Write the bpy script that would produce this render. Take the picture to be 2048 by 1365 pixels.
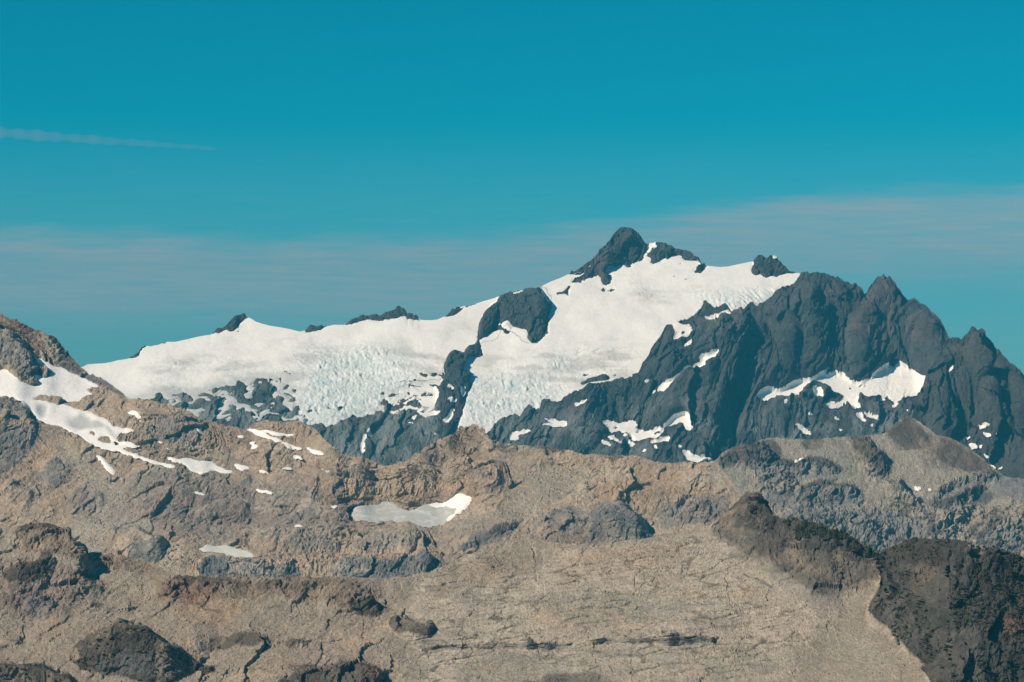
import bpy, math
import numpy as np

for o in list(bpy.data.objects):
    bpy.data.objects.remove(o, do_unlink=True)
scene = bpy.context.scene
col = scene.collection
F = np.float32

# ------------------------------------------------------------------ camera
# a long lens from a neighbouring summit; eye level lies at row 800 of the 2048 x 1365 photograph
CAMZ = 700.0
HOR = 800.0
K = 2 * math.tan(math.radians(10.5)) / 2048.0
cd = bpy.data.cameras.new('camera')
cam = bpy.data.objects.new('camera', cd)
col.objects.link(cam)
cam.location = (0, 0, CAMZ)
cam.rotation_euler = (math.radians(90), 0, 0)
cd.sensor_width = 36.0
cd.angle = math.radians(21.0)
cd.shift_y = (HOR - 682.5) / 2048.0
cd.clip_start = 1.0
cd.clip_end = 120000.0
scene.camera = cam

# ------------------------------------------------------------------ light
SUN = np.array([-0.70, -0.40, 0.60]); SUN /= np.linalg.norm(SUN)
w = bpy.data.worlds.new('World'); scene.world = w; w.use_nodes = True
nt = w.node_tree; nt.nodes.clear()
def N(t, kind, **kw):
    n = t.nodes.new(kind)
    for k, v in kw.items(): setattr(n, k, v)
    return n
def ramp(t, stops, interp='LINEAR'):
    r = t.nodes.new('ShaderNodeValToRGB'); cr = r.color_ramp; cr.interpolation = interp
    while len(cr.elements) > 1: cr.elements.remove(cr.elements[-1])
    cr.elements[0].position = stops[0][0]; cr.elements[0].color = (*stops[0][1], 1)
    for p, c in stops[1:]:
        e = cr.elements.new(p); e.color = (*c, 1)
    return r
sky = N(nt, 'ShaderNodeTexSky', sky_type='NISHITA', sun_disc=False)
sky.sun_elevation = math.asin(SUN[2]); sky.sun_rotation = math.atan2(SUN[0], SUN[1])
sky.altitude = 2200; sky.air_density = 1.0; sky.dust_density = 0.6; sky.ozone_density = 1.5
tc = N(nt, 'ShaderNodeTexCoord'); sep = N(nt, 'ShaderNodeSeparateXYZ')
nt.links.new(tc.outputs['Generated'], sep.inputs[0])
def math_node(t, op, a, b=None, clamp=False):
    n = N(t, 'ShaderNodeMath', operation=op); n.use_clamp = clamp
    for i, v in enumerate((a, b)):
        if v is None: continue
        if isinstance(v, (int, float)): n.inputs[i].default_value = v
        else: t.links.new(v, n.inputs[i])
    return n.outputs[0]
# tint of the clear sky by elevation (teal film-like grading of the air light)
elev = math_node(nt, 'MULTIPLY', sep.outputs['Z'], 4.0, True)
SKYTINT = [(0.0, (0.24, 0.76, 0.93)), (0.10, (0.24, 0.78, 0.95)), (0.25, (0.11, 0.90, 0.98)), (0.40, (0.0, 0.88, 0.95)),
           (0.60, (0.0, 0.86, 0.90)), (1.0, (0.0, 0.75, 1.0))]
rt = ramp(nt, SKYTINT)
nt.links.new(elev, rt.inputs[0])
mul = N(nt, 'ShaderNodeMix', data_type='RGBA', blend_type='MULTIPLY'); mul.inputs[0].default_value = 1
nt.links.new(sky.outputs[0], mul.inputs[6]); nt.links.new(rt.outputs[0], mul.inputs[7])
SKYGAIN = 1.0
# thin veil of high cloud lying above the horizon, rising to the right (+X)
mp = N(nt, 'ShaderNodeMapping'); mp.inputs['Scale'].default_value = (14, 14, 90)
nt.links.new(tc.outputs['Generated'], mp.inputs[0])
nz = N(nt, 'ShaderNodeTexNoise'); nz.inputs['Scale'].default_value = 1.0; nz.inputs['Detail'].default_value = 7; nz.inputs['Roughness'].default_value = .6
nt.links.new(mp.outputs[0], nz.inputs['Vector'])
nzo = math_node(nt, 'MULTIPLY', math_node(nt, 'SUBTRACT', nz.outputs[0], 0.5), 0.016)
tilt = math_node(nt, 'MULTIPLY', math_node(nt, 'MAXIMUM', math_node(nt, 'ADD', sep.outputs['X'], 0.01), 0.0), 0.13)
tilt = math_node(nt, 'MINIMUM', tilt, 0.016)
zc = math_node(nt, 'ADD', math_node(nt, 'SUBTRACT', sep.outputs['Z'], tilt), nzo)
up = N(nt, 'ShaderNodeMapRange', interpolation_type='SMOOTHSTEP')
nt.links.new(zc, up.inputs[0]); up.inputs[1].default_value = 0.052; up.inputs[2].default_value = 0.063
up.inputs[3].default_value = 1.0; up.inputs[4].default_value = 0.0
lo = N(nt, 'ShaderNodeMapRange', interpolation_type='SMOOTHSTEP')
nt.links.new(zc, lo.inputs[0]); lo.inputs[1].default_value = 0.018; lo.inputs[2].default_value = 0.040
veil = math_node(nt, 'MULTIPLY', up.outputs[0], lo.outputs[0])
# sparser streaks above
mp2 = N(nt, 'ShaderNodeMapping'); mp2.inputs['Scale'].default_value = (8, 8, 110)
nt.links.new(tc.outputs['Generated'], mp2.inputs[0])
nz2 = N(nt, 'ShaderNodeTexNoise'); nz2.inputs['Detail'].default_value = 6
nt.links.new(mp2.outputs[0], nz2.inputs['Vector'])
hi = N(nt, 'ShaderNodeMapRange', interpolation_type='SMOOTHSTEP')
nt.links.new(sep.outputs['Z'], hi.inputs[0]); hi.inputs[1].default_value = 0.056; hi.inputs[2].default_value = 0.105
hi.inputs[3].default_value = 0.22; hi.inputs[4].default_value = 0.0
str2 = math_node(nt, 'MULTIPLY', math_node(nt, 'MULTIPLY', nz2.outputs[0], hi.outputs[0]), 1.0)
wisp = N(nt, 'ShaderNodeMapRange'); nt.links.new(nz2.outputs[0], wisp.inputs[0]); wisp.inputs[1].default_value = .3; wisp.inputs[2].default_value = .7; wisp.inputs[3].default_value = .62; wisp.inputs[4].default_value = 1.12
veil = math_node(nt, 'MULTIPLY', veil, wisp.outputs[0])
vf = math_node(nt, 'MULTIPLY', math_node(nt, 'ADD', veil, str2), 0.64, True)
cloud = N(nt, 'ShaderNodeMix', data_type='RGBA', blend_type='MIX')
nt.links.new(vf, cloud.inputs[0]); nt.links.new(mul.outputs[2], cloud.inputs[6])
CLOUDC = (5.0, 5.8, 6.15, 1)
cloud.inputs[7].default_value = CLOUDC
bg = N(nt, 'ShaderNodeBackground'); bg.inputs['Strength'].default_value = 0.0635
nt.links.new(cloud.outputs[2], bg.inputs['Color'])
wo = N(nt, 'ShaderNodeOutputWorld'); nt.links.new(bg.outputs[0], wo.inputs['Surface'])

sl = bpy.data.lights.new('sun', 'SUN'); sl.energy = 4.9; sl.angle = math.radians(0.53); sl.color = (1.0, 0.84, 0.66)
so = bpy.data.objects.new('sun', sl); col.objects.link(so)
from mathutils import Vector
so.rotation_euler = Vector((-SUN[0], -SUN[1], -SUN[2])).to_track_quat('-Z', 'Y').to_euler()
so.location = (-3000, -1000, 4000)
vs = scene.view_settings
vs.view_transform = 'Standard'; vs.look = 'None'; vs.exposure = 0.21; vs.gamma = 1.0; vs.use_curve_mapping = False
scene.render.engine = 'CYCLES'
scene.cycles.volume_bounces = 0
scene.cycles.max_bounces = 4

# ------------------------------------------------------------------ numeric helpers
rng = np.random.default_rng(7)
_perm = rng.permutation(256).astype(np.int32); _perm = np.concatenate([_perm, _perm, _perm])
_g = rng.normal(size=(256, 3)).astype(F); _g /= np.linalg.norm(_g, axis=1, keepdims=True)
def pn(x, y, z):
    xf = np.floor(x); yf = np.floor(y); zf = np.floor(z)
    fx = (x - xf).astype(F); fy = (y - yf).astype(F); fz = (z - zf).astype(F)
    xi = xf.astype(np.int32) & 255; yi = yf.astype(np.int32) & 255; zi = zf.astype(np.int32) & 255
    u = fx * fx * fx * (fx * (fx * 6 - 15) + 10); v = fy * fy * fy * (fy * (fy * 6 - 15) + 10); q = fz * fz * fz * (fz * (fz * 6 - 15) + 10)
    def gr(h, a, b, c):
        g = _g[h]; return g[..., 0] * a + g[..., 1] * b + g[..., 2] * c
    A = _perm[xi] + yi; B = _perm[xi + 1] + yi
    AA = _perm[A] + zi; AB = _perm[A + 1] + zi; BA = _perm[B] + zi; BB = _perm[B + 1] + zi
    P = _perm
    x1 = gr(P[AA], fx, fy, fz); x2 = gr(P[BA], fx - 1, fy, fz); a1 = x1 + u * (x2 - x1)
    x1 = gr(P[AB], fx, fy - 1, fz); x2 = gr(P[BB], fx - 1, fy - 1, fz); a2 = x1 + u * (x2 - x1)
    l1 = a1 + v * (a2 - a1)
    x1 = gr(P[AA + 1], fx, fy, fz - 1); x2 = gr(P[BA + 1], fx - 1, fy, fz - 1); a1 = x1 + u * (x2 - x1)
    x1 = gr(P[AB + 1], fx, fy - 1, fz - 1); x2 = gr(P[BB + 1], fx - 1, fy - 1, fz - 1); a2 = x1 + u * (x2 - x1)
    l2 = a1 + v * (a2 - a1)
    return (l1 + q * (l2 - l1)) * 1.5
def fbm(Q, wl, octv=4, gain=0.5, lac=2.07, ridged=False, st=(1, 1, 1), off=0.0):
    s = 0; a = 1.0; f = 1.0 / wl; tot = 0
    x = Q[..., 0] / st[0]; y = Q[..., 1] / st[1]; z = Q[..., 2] / st[2]
    for i in range(octv):
        n = pn(x * f + 13.7 * i + off, y * f + 7.3 * i - off, z * f + 3.1 * i + off * 2)
        if ridged: n = 1 - 2 * np.abs(n)
        s = s + a * n; tot += a; a *= gain; f *= lac
    return (s / tot).astype(F)

_h = rng.random((256, 256, 5)).astype(F)
def facet(u, v, wl, slope, seed=0, edge=0.0, ret=False):
    """blocky broken rock: irregular cells, each a plane with its own tilt, joints between them"""
    u = (u / wl).astype(F); v = (v / wl).astype(F); ui = np.floor(u).astype(np.int32); vi = np.floor(v).astype(np.int32)
    b1 = np.full(u.shape, 9, F); b2 = np.full(u.shape, 9, F); hh = np.zeros(u.shape, F)
    for a in (-1, 0, 1):
        for b in (-1, 0, 1):
            k = _h[(ui + a + seed * 37) & 255, (vi + b + seed * 91) & 255]
            du = u - (ui + a + k[..., 0]); dv = v - (vi + b + k[..., 1]); d = du * du + dv * dv
            val = (k[..., 2] * 2 - 1) * du + (k[..., 3] * 2 - 1) * dv + (k[..., 4] - .5) * .35
            nb = d < b1
            b2 = np.where(nb, b1, np.minimum(b2, d)); b1 = np.where(nb, d, b1); hh = np.where(nb, val, hh)
    h = hh * slope * wl; e = np.sqrt(b2) - np.sqrt(b1)
    if ret: return h.astype(F), e
    if edge: h = h - edge * (1 - ss(e, 0.0, .14))
    return h.astype(F)

# picture canvas used only for tracing the outlines of what was measured in the photograph
CX0, CY0, CW, CH = -320, 400, 2700, 1380
_rough = {}
def roughen(poly):
    """break straight outline segments into natural crooked ones (same result every time)"""
    key = tuple(map(tuple, poly))
    if key in _rough: return _rough[key]
    pts = [tuple(map(float, q)) for q in poly]
    for lv in range(5):
        out = []; n = len(pts); ch = False
        for i in range(n):
            (ax, ay), (bx, by) = pts[i], pts[(i + 1) % n]
            out.append((ax, ay)); L = math.hypot(bx - ax, by - ay)
            if 4 < L < 120:
                r_ = math.sin(ax * 12.9898 + ay * 78.233 + bx * 37.719 + lv) * 43758.5453; r_ -= math.floor(r_)
                k = (r_ - .5) * .30
                out.append(((ax + bx) / 2 - (by - ay) * k, (ay + by) / 2 + (bx - ax) * k)); ch = True
        pts = out
        if not ch: break
    _rough[key] = np.array(pts); return _rough[key]
def fill(poly):
    p = roughen(poly)
    x0 = int(max(CX0, math.floor(p[:, 0].min()) - 1)); x1 = int(min(CX0 + CW - 1, math.ceil(p[:, 0].max()) + 2))
    y0 = int(max(CY0, math.floor(p[:, 1].min()) - 1)); y1 = int(min(CY0 + CH - 1, math.ceil(p[:, 1].max()) + 2))
    acc = np.zeros((y1 - y0, x1 - x0), F)
    for sx, sy in ((.25, .25), (.75, .25), (.25, .75), (.75, .75)):
        xs = np.arange(x0, x1) + sx; ys = np.arange(y0, y1) + sy
        m = np.zeros(acc.shape, bool)
        q = np.roll(p, -1, axis=0)
        for (ax, ay), (bx, by) in zip(p, q):
            if ay == by: continue
            rows = np.where((ys >= min(ay, by)) & (ys < max(ay, by)))[0]
            if len(rows) == 0: continue
            xi = ax + (ys[rows] - ay) * (bx - ax) / (by - ay)
            m[rows] ^= xs[None, :] > xi[:, None]
        acc += m
    return x0 - CX0, y0 - CY0, acc / 4
def canvas(): return np.zeros((CH, CW), F)
def paint(c, poly, val=1.0):
    x, y, m = fill(poly); h, w_ = m.shape
    s = c[y:y + h, x:x + w_]; np.maximum(s, m * val, out=s); return c
def cut(c, poly):
    x, y, m = fill(poly); h, w_ = m.shape
    c[y:y + h, x:x + w_] *= (1 - m); return c
def ell(cx, cy, rx, ry, rot=0, n=24):
    t = np.linspace(0, 2 * np.pi, n, endpoint=False); c, s = math.cos(math.radians(rot)), math.sin(math.radians(rot))
    wob = 1 + 0.18 * np.sin(3 * t + cx) + 0.1 * np.sin(5 * t + cy)
    a, b = rx * np.cos(t) * wob, ry * np.sin(t) * wob
    return list(zip(cx + a * c - b * s, cy + a * s + b * c))
def _box(a, r, ax):
    if r < 1: return a
    a = np.moveaxis(a, ax, 0)
    p = np.concatenate([np.repeat(a[:1], r + 1, 0), a, np.repeat(a[-1:], r, 0)], 0)
    cs = np.cumsum(p, 0, dtype=np.float64); o = ((cs[2 * r + 1:] - cs[:-2 * r - 1]) / (2 * r + 1)).astype(F)
    return np.moveaxis(o, 0, ax)
def blur(a, rx, ry=None, it=2):
    ry = rx if ry is None else ry
    for _ in range(it): a = _box(_box(a, int(rx), 1), int(ry), 0)
    return a
def samp(c, px, py):
    x = np.clip(px - CX0 - .5, 0, CW - 1.01); y = np.clip(py - CY0 - .5, 0, CH - 1.01)
    xi = x.astype(np.int32); yi = y.astype(np.int32); fx = (x - xi).astype(F); fy = (y - yi).astype(F)
    return (c[yi, xi] * (1 - fx) + c[yi, xi + 1] * fx) * (1 - fy) + (c[yi + 1, xi] * (1 - fx) + c[yi + 1, xi + 1] * fx) * fy
def ss(a, lo_, hi_):
    t = np.clip((a - lo_) / (hi_ - lo_), 0, 1); return t * t * (3 - 2 * t)
XS = np.arange(CW) + CX0 + .5; YS = np.arange(CH) + CY0 + .5
def interp(pts, xs):
    p = np.array(sorted(pts), float); return np.interp(xs, p[:, 0], p[:, 1])

def knob(D, poly, cot, r=6, top=1.0):
    """raise a rock boss out of the slope: from its lower edge the face climbs with the given cotangent"""
    x, y, m = fill(poly); h, w_ = m.shape; mb = m > .5
    pad = 3 * r
    X0, Y0, X1, Y1 = max(0, x - pad), max(0, y - pad), min(CW, x + w_ + pad), min(CH, y + h + pad)
    big = np.zeros((Y1 - Y0, X1 - X0), F); big[y - Y0:y - Y0 + h, x - X0:x - X0 + w_] = m
    soft = ss(blur(big, r, r), 0.3, 0.85)[y - Y0:y - Y0 + h, x - X0:x - X0 + w_] * m
    has = mb.any(0); yb = np.where(has, h - 1 - np.argmax(mb[::-1], 0), 0)
    ybs = _box(_box(np.where(has, yb, 0).astype(F), 4, 0), 4, 0)
    ybs = np.clip(ybs, 0, h - 1)
    sub = D[y:y + h, x:x + w_]
    db = sub[ybs.astype(int), np.arange(w_)]
    db = _box(_box(db, 6, 0), 6, 0)
    hh = np.maximum(ybs[None, :] - np.arange(h)[:, None], 0)
    Dk = db[None, :] + cot * K * db[None, :] * hh
    diff = np.maximum(sub - Dk, 0) * soft * top
    D[y:y + h, x:x + w_] = sub - diff

def base_depth(Db, yb, cotc, sm=6):
    """integrate the slope upwards from the foot line yb(x) lying Db(x) metres away"""
    Dbx = Db if np.ndim(Db) else np.full(CW, Db, F)
    step = cotc * K * Dbx[None, :]
    cs = np.cumsum(step[::-1], 0)[::-1]
    row = np.clip((yb - CY0).astype(int), 0, CH - 1)
    ref = cs[row, np.arange(CW)]
    return blur((Dbx[None, :] + cs - ref[None, :]).astype(F), sm, sm)

# ------------------------------------------------------------------ materials
def rock_mat(name, scale, bump, var=0.25, rough=0.9, dist=.5, fine=0.0):
    m = bpy.data.materials.new(name); m.use_nodes = True; t = m.node_tree; t.nodes.clear()
    a = N(t, 'ShaderNodeVertexColor'); a.layer_name = 'albedo'
    g = N(t, 'ShaderNodeNewGeometry')
    n1 = N(t, 'ShaderNodeTexNoise'); n1.inputs['Scale'].default_value = 1 / scale; n1.inputs['Detail'].default_value = 7; n1.inputs['Roughness'].default_value = .72
    t.links.new(g.outputs['Position'], n1.inputs['Vector'])
    # streaks down the fall line
    mp_ = N(t, 'ShaderNodeMapping'); mp_.inputs['Scale'].default_value = (1.6, .8, .35)
    t.links.new(g.outputs['Position'], mp_.inputs[0])
    n2_ = N(t, 'ShaderNodeTexNoise'); n2_.inputs['Scale'].default_value = 1.3 / scale; n2_.inputs['Detail'].default_value = 6; n2_.inputs['Roughness'].default_value = .7
    t.links.new(mp_.outputs[0], n2_.inputs['Vector'])
    s_ = math_node(t, 'ADD', math_node(t, 'MULTIPLY', n1.outputs[0], 1 - fine), math_node(t, 'MULTIPLY', n2_.outputs[0], fine))
    mr = N(t, 'ShaderNodeMapRange'); t.links.new(s_, mr.inputs[0])
    mr.inputs[1].default_value = .28; mr.inputs[2].default_value = .72; mr.inputs[3].default_value = 1 - var; mr.inputs[4].default_value = 1 + var
    mx = N(t, 'ShaderNodeMix', data_type='RGBA', blend_type='MULTIPLY'); mx.inputs[0].default_value = 1
    t.links.new(a.outputs['Color'], mx.inputs[6]); t.links.new(mr.outputs[0], mx.inputs[7])
    b = N(t, 'ShaderNodeBsdfPrincipled'); b.inputs['Roughness'].default_value = rough
    b.inputs['Specular IOR Level'].default_value = 0.12
    t.links.new(mx.outputs[2], b.inputs['Base Color'])
    if bump > 0:
        bp = N(t, 'ShaderNodeBump'); bp.inputs['Strength'].default_value = bump; bp.inputs['Distance'].default_value = scale * dist
        t.links.new(s_, bp.inputs['Height']); t.links.new(bp.outputs[0], b.inputs['Normal'])
    o = N(t, 'ShaderNodeOutputMaterial'); t.links.new(b.outputs[0], o.inputs['Surface'])
    return m
MAT_FAR = rock_mat('far_rock', 16, 1.0, .42, dist=.95, fine=.5)
MAT_MID = rock_mat('mid_rock', 7, 1.0, .42, dist=.9, fine=.4)
MAT_NEAR = rock_mat('near_rock', 3.6, 1.0, .40, dist=.85, fine=.35)
MAT_SNOW = rock_mat('snow', 18, .5, .05, .75, dist=.3)
MAT_VEG = rock_mat('scrub_leaf', 3, .0, .3, .8)
MAT_GROUND = rock_mat('valley_ground', 60, .2, .3)

# ------------------------------------------------------------------ mesh helpers
def make_mesh(name, co, quads, alb, mat, smooth=True, label=None, cat=None, kind=None, group=None):
    me = bpy.data.meshes.new(name)
    me.vertices.add(len(co)); me.vertices.foreach_set('co', np.ascontiguousarray(co, F).ravel())
    nf = len(quads); k = quads.shape[1]
    me.loops.add(nf * k); me.loops.foreach_set('vertex_index', np.ascontiguousarray(quads, np.int32).ravel())
    me.polygons.add(nf); me.polygons.foreach_set('loop_start', np.arange(0, nf * k, k, dtype=np.int32))
    me.polygons.foreach_set('use_smooth', np.full(nf, smooth, bool))
    me.update(calc_edges=True)
    if alb is not None:
        at = me.attributes.new('albedo', 'FLOAT_COLOR', 'POINT')
        c = np.ones((len(co), 4), F); c[:, :3] = np.clip(alb, 0.004, 1); at.data.foreach_set('color', c.ravel())
    me.materials.append(mat)
    o = bpy.data.objects.new(name, me); col.objects.link(o)
    if label: o['label'] = label
    if cat: o['category'] = cat
    if kind: o['kind'] = kind
    if group: o['group'] = group
    return o
def grid_quads(R, C):
    i = np.arange(R * C, dtype=np.int32).reshape(R, C)
    return np.stack([i[:-1, :-1], i[1:, :-1], i[1:, 1:], i[:-1, 1:]], -1)
def sub_mesh(name, P, Q, keep, alb, mat, **kw):
    q = Q[keep]
    if len(q) == 0: return None
    u, inv = np.unique(q.ravel(), return_inverse=True)
    return make_mesh(name, P[u], inv.reshape(-1, 4), alb[u], mat, **kw)

def biggest(keep):
    """keep only the largest connected piece"""
    idx = np.argwhere(keep)
    if len(idx) == 0: return keep
    todo = set(map(tuple, idx)); best = []
    while todo:
        st = [todo.pop()]; comp = [st[0]]
        while st:
            r_, c_ = st.pop()
            for nb in ((r_ + 1, c_), (r_ - 1, c_), (r_, c_ + 1), (r_, c_ - 1)):
                if nb in todo: todo.remove(nb); st.append(nb); comp.append(nb)
        if len(comp) > len(best): best = comp
    out = np.zeros_like(keep); b_ = np.array(best); out[b_[:, 0], b_[:, 1]] = True
    return out

class Sheet:
    """a continuous piece of terrain: crest line, face, hidden foot and far side, all at real distances"""
    def __init__(s, crest, yb, D, x0, x1, step, backs, teeth=0.0):
        fx = np.arange(x0, x1 + .1, step)
        lx = np.arange(x0 - 240, x0 - 6, 12.0) if x0 <= -10 else np.array([])
        rx = np.arange(x1 + 8, x1 + 240, 12.0) if x1 >= 2050 else np.array([])
        xs = np.concatenate([lx, fx, rx]); s.xs = xs
        yc = interp(crest, xs)
        if teeth: yc = yc + teeth * (fbm(np.stack([xs, xs * 0, xs * 0], -1), 9, 2, off=77) + .8 * fbm(np.stack([xs, xs * 0, xs * 0], -1), 26, 2, ridged=True, off=78) * 1.0)
        s.yc = yc[None]; ybx = np.maximum(np.interp(xs, XS, yb), yc + 8)
        hmax = np.max(ybx - yc); n = int(hmax / step) + 2
        # rows: uniform pitch near the crest, stretched to reach the foot
        t = np.linspace(0, 1, n)[:, None]
        py = yc[None] + (ybx - yc)[None] * t; px = np.broadcast_to(xs[None], py.shape)
        s.px, s.py = px.astype(F), py.astype(F)
        s.Dm = samp(D, s.px, s.py)
        s.R, s.C = py.shape
        s.B = s.unproj(s.px, s.py, s.Dm)
        s.backs = backs; s.rag = float(np.median(s.Dm)) * K * 7
        gy = np.gradient(s.B, axis=0); gx = np.gradient(s.B, axis=1)
        # normal of the smoothed surface
        nb = np.cross(gx.reshape(-1, 3), gy.reshape(-1, 3)).reshape(s.B.shape)
        nb = -nb
        nb /= np.linalg.norm(nb, axis=2, keepdims=True) + 1e-9
        sgn = np.where((nb[..., 1] > 0)[..., None], -1, 1)      # face the viewer's side
        nb = nb * sgn
        for k in range(3): nb[..., k] = blur(nb[..., k], 5, 5)
        nb /= np.linalg.norm(nb, axis=2, keepdims=True) + 1e-9
        s.n = nb.astype(F)
        s.Q = grid_quads(s.R, s.C)
    @staticmethod
    def unproj(px, py, D):
        return np.stack([D * K * (px - 1024), D, CAMZ - D * K * (py - HOR)], -1).astype(F)
    def warp(s, amp, wl, off=0):
        """natural ragged edges: look outlines up with a small irregular offset"""
        a = fbm(s.B, wl, 4, gain=.75, off=off) * amp * 1.5; b = fbm(s.B, wl, 4, gain=.75, off=off + 41) * amp * 1.2
        return s.px + a, s.py + b
    def build(s, h, alb, mat, parts, rest):
        """parts: list of (poly-canvas threshold mask, object spec)"""
        P = s.B + s.n * h[..., None]; s.P = P
        # far side of the ridge
        rows = []; cur = P[0].copy()
        for dy, dz in s.backs:
            nx = cur.copy(); nx[:, 1] += dy; nx[:, 2] += dz
            nx[:, 0] *= nx[:, 1] / cur[:, 1]
            nx += fbm(nx, 120, 2)[:, None] * np.array([10, 10, 14]); rows.append(nx); cur = nx
        bk = np.stack(rows[::-1], 0)
        rows2 = []; cur = P[-1].copy()
        for dy, dz in ((-60, -40), (-160, -120), (-300, -220), (-350, -300)):
            nx = cur.copy(); nx[:, 1] += dy; nx[:, 2] = np.maximum(nx[:, 2] + dz, 20)
            rows2.append(nx); cur = nx
        ft = np.stack(rows2, 0); nf_ = len(rows2)
        allP = np.concatenate([bk, P, ft], 0); nb_ = len(rows)
        allA = np.concatenate([np.repeat(alb[:1], nb_, 0), alb, np.repeat(alb[-1:], nf_, 0)], 0)
        Q = grid_quads(nb_ + s.R + nf_, s.C); fid = np.zeros(Q.shape[:2], int)
        for i, (mask, spec) in enumerate(parts):
            mq = (mask[:-1, :-1] + mask[1:, 1:]) * .5
            full = np.concatenate([np.repeat(mq[:1], nb_, 0), mq, np.repeat(mq[-1:], nf_, 0)], 0)
            fid[(full > .5)] = i + 1
        P2 = allP.reshape(-1, 3); A2 = allA.reshape(-1, 3); out = []
        for i, spec in enumerate([rest] + [p[1] for p in parts]):
            out.append(sub_mesh(spec['name'], P2, Q, fid == i, A2, mat, smooth=False, label=spec['label'], cat=spec['cat'], kind=spec.get('kind', 'structure'), group=spec.get('group')))
        return out
    def snow(s, m, hsnow, alb, spec, thr=.42, mat=None):
        qm = np.max(np.stack([m[:-1, :-1], m[1:, :-1], m[1:, 1:], m[:-1, 1:]]), 0)
        keep = qm > thr
        rag = fbm(s.B, s.rag, 3, gain=.7, off=61) * .6
        mr = m + rag * ss(m, .02, .3) * (1 - ss(m, .8, 1.0))
        qm = np.max(np.stack([mr[:-1, :-1], mr[1:, :-1], mr[1:, 1:], mr[:-1, 1:]]), 0); keep = qm > thr
        if spec.get('kind') is None: keep = biggest(keep)
        P = s.B + s.n * hsnow[..., None]
        return sub_mesh(spec['name'], P.reshape(-1, 3), s.Q, keep, alb.reshape(-1, 3), mat or MAT_SNOW, label=spec['label'], cat=spec['cat'], kind=spec.get('kind'), group=spec.get('group'))

def spec(name, label, cat, kind='structure', group=None): return dict(name=name, label=label, cat=cat, kind=kind, group=group)
def soft(polys, r=2, holes=()):
    c = canvas()
    for p in polys: paint(c, p)
    for p in holes: cut(c, p)
    if r:
        a = np.concatenate([np.array(p, float) for p in polys]); g = 2 * r + 3
        x0 = int(np.clip(a[:, 0].min() - CX0 - g, 0, CW - 1)); x1 = int(np.clip(a[:, 0].max() - CX0 + g, 1, CW))
        y0 = int(np.clip(a[:, 1].min() - CY0 - g, 0, CH - 1)); y1 = int(np.clip(a[:, 1].max() - CY0 + g, 1, CH))
        c[y0:y1, x0:x1] = blur(c[y0:y1, x0:x1], r, r)
    return c
def soft1(polys):
    c = soft(polys, 0)
    a = np.concatenate([np.array(p, float) for p in polys])
    x0 = int(np.clip(a[:, 0].min() - CX0 - 4, 0, CW - 1)); x1 = int(np.clip(a[:, 0].max() - CX0 + 4, 1, CW))
    y0 = int(np.clip(a[:, 1].min() - CY0 - 4, 0, CH - 1)); y1 = int(np.clip(a[:, 1].max() - CY0 + 4, 1, CH))
    c[y0:y1, x0:x1] = blur(c[y0:y1, x0:x1], 1, 1, 1)
    return c
def mix(a, c, wgt):
    return a + (np.array(c, F) - a) * wgt[..., None]
STEP = 1.6

# ================================================================== THE FAR MASSIF
SKY_A = [(-320,800),(100,770),(160,738),(168,735),(175,731),(190,730),(210,729),(225,726),(235,723),(255,720),(262,715),(268,712),(274,707),(279,702),(284,696),(288,693),(294,694),(300,695),(318,692),(321,690),(327,687),(332,685),(336,686),(350,686),(370,682),(385,678),(400,675),(421,672),(425,667),(432,660),(440,657),(450,655),(455,650),(463,641),(468,636),(474,630),(480,629),(488,627),(492,631),(499,638),(505,641),(512,646),(525,650),(540,654),(560,657),(580,661),(600,666),(606,664),(612,662),(618,655),(625,652),(632,655),(645,655),(655,654),(668,652),(688,652),(693,646),(700,642),(715,636),(725,631),(735,630),(745,632),(757,631),(765,627),(772,625),(781,624),(789,620),(797,613),(805,617),(812,622),(815,628),(819,624),(824,627),(827,634),(834,633),(841,642),(850,643),(865,643),(876,641),(889,635),(895,631),(905,622),(915,617),(925,614),(935,612),(945,612),(958,607),(975,602),(990,598),(1003,593),(1013,588),(1030,584),(1045,578),(1058,576),(1067,574),(1075,573),(1082,575),(1100,566),(1125,556),(1133,552),(1143,545),(1160,535),(1172,527),(1185,519),(1195,510),(1201,500),(1210,491),(1218,482),(1226,470),(1232,463),(1240,457),(1250,456),(1262,457),(1267,461),(1275,467),(1281,472),(1286,481),(1290,488),(1295,489),(1299,488),(1308,488),(1310,485),(1322,485),(1326,487),(1335,491),(1343,494),(1347,498),(1355,500),(1370,501),(1378,502),(1385,507),(1389,513),(1395,512),(1400,516),(1406,526),(1412,531),(1415,534),(1425,535),(1440,536),(1455,535),(1475,531),(1495,527),(1505,525),(1508,522),(1513,516),(1518,511),(1524,511),(1529,514),(1534,516),(1540,511),(1548,512),(1554,514),(1558,519),(1563,525),(1567,531),(1573,535),(1578,542),(1583,543),(1590,545),(1597,548),(1640,570),(1700,640),(1760,760),(2350,900)]
R_SUMMIT = [(1120,560),(1132,553),(1150,549),(1168,542),(1168,546),(1160,552),(1152,555),(1145,560),(1142,567),(1155,567),(1165,568),(1170,563),(1173,557),(1183,554),(1190,554),(1200,552),(1203,560),(1207,568),(1220,569),(1223,560),(1225,555),(1217,550),(1205,545),(1210,538),(1215,532),(1215,524),(1220,527),(1228,530),(1240,530),(1250,530),(1253,537),(1262,537),(1265,530),(1275,526),(1283,522),(1287,513),(1293,503),(1297,494),(1299,480),(1280,440),(1220,440),(1180,500),(1140,540)]
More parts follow.
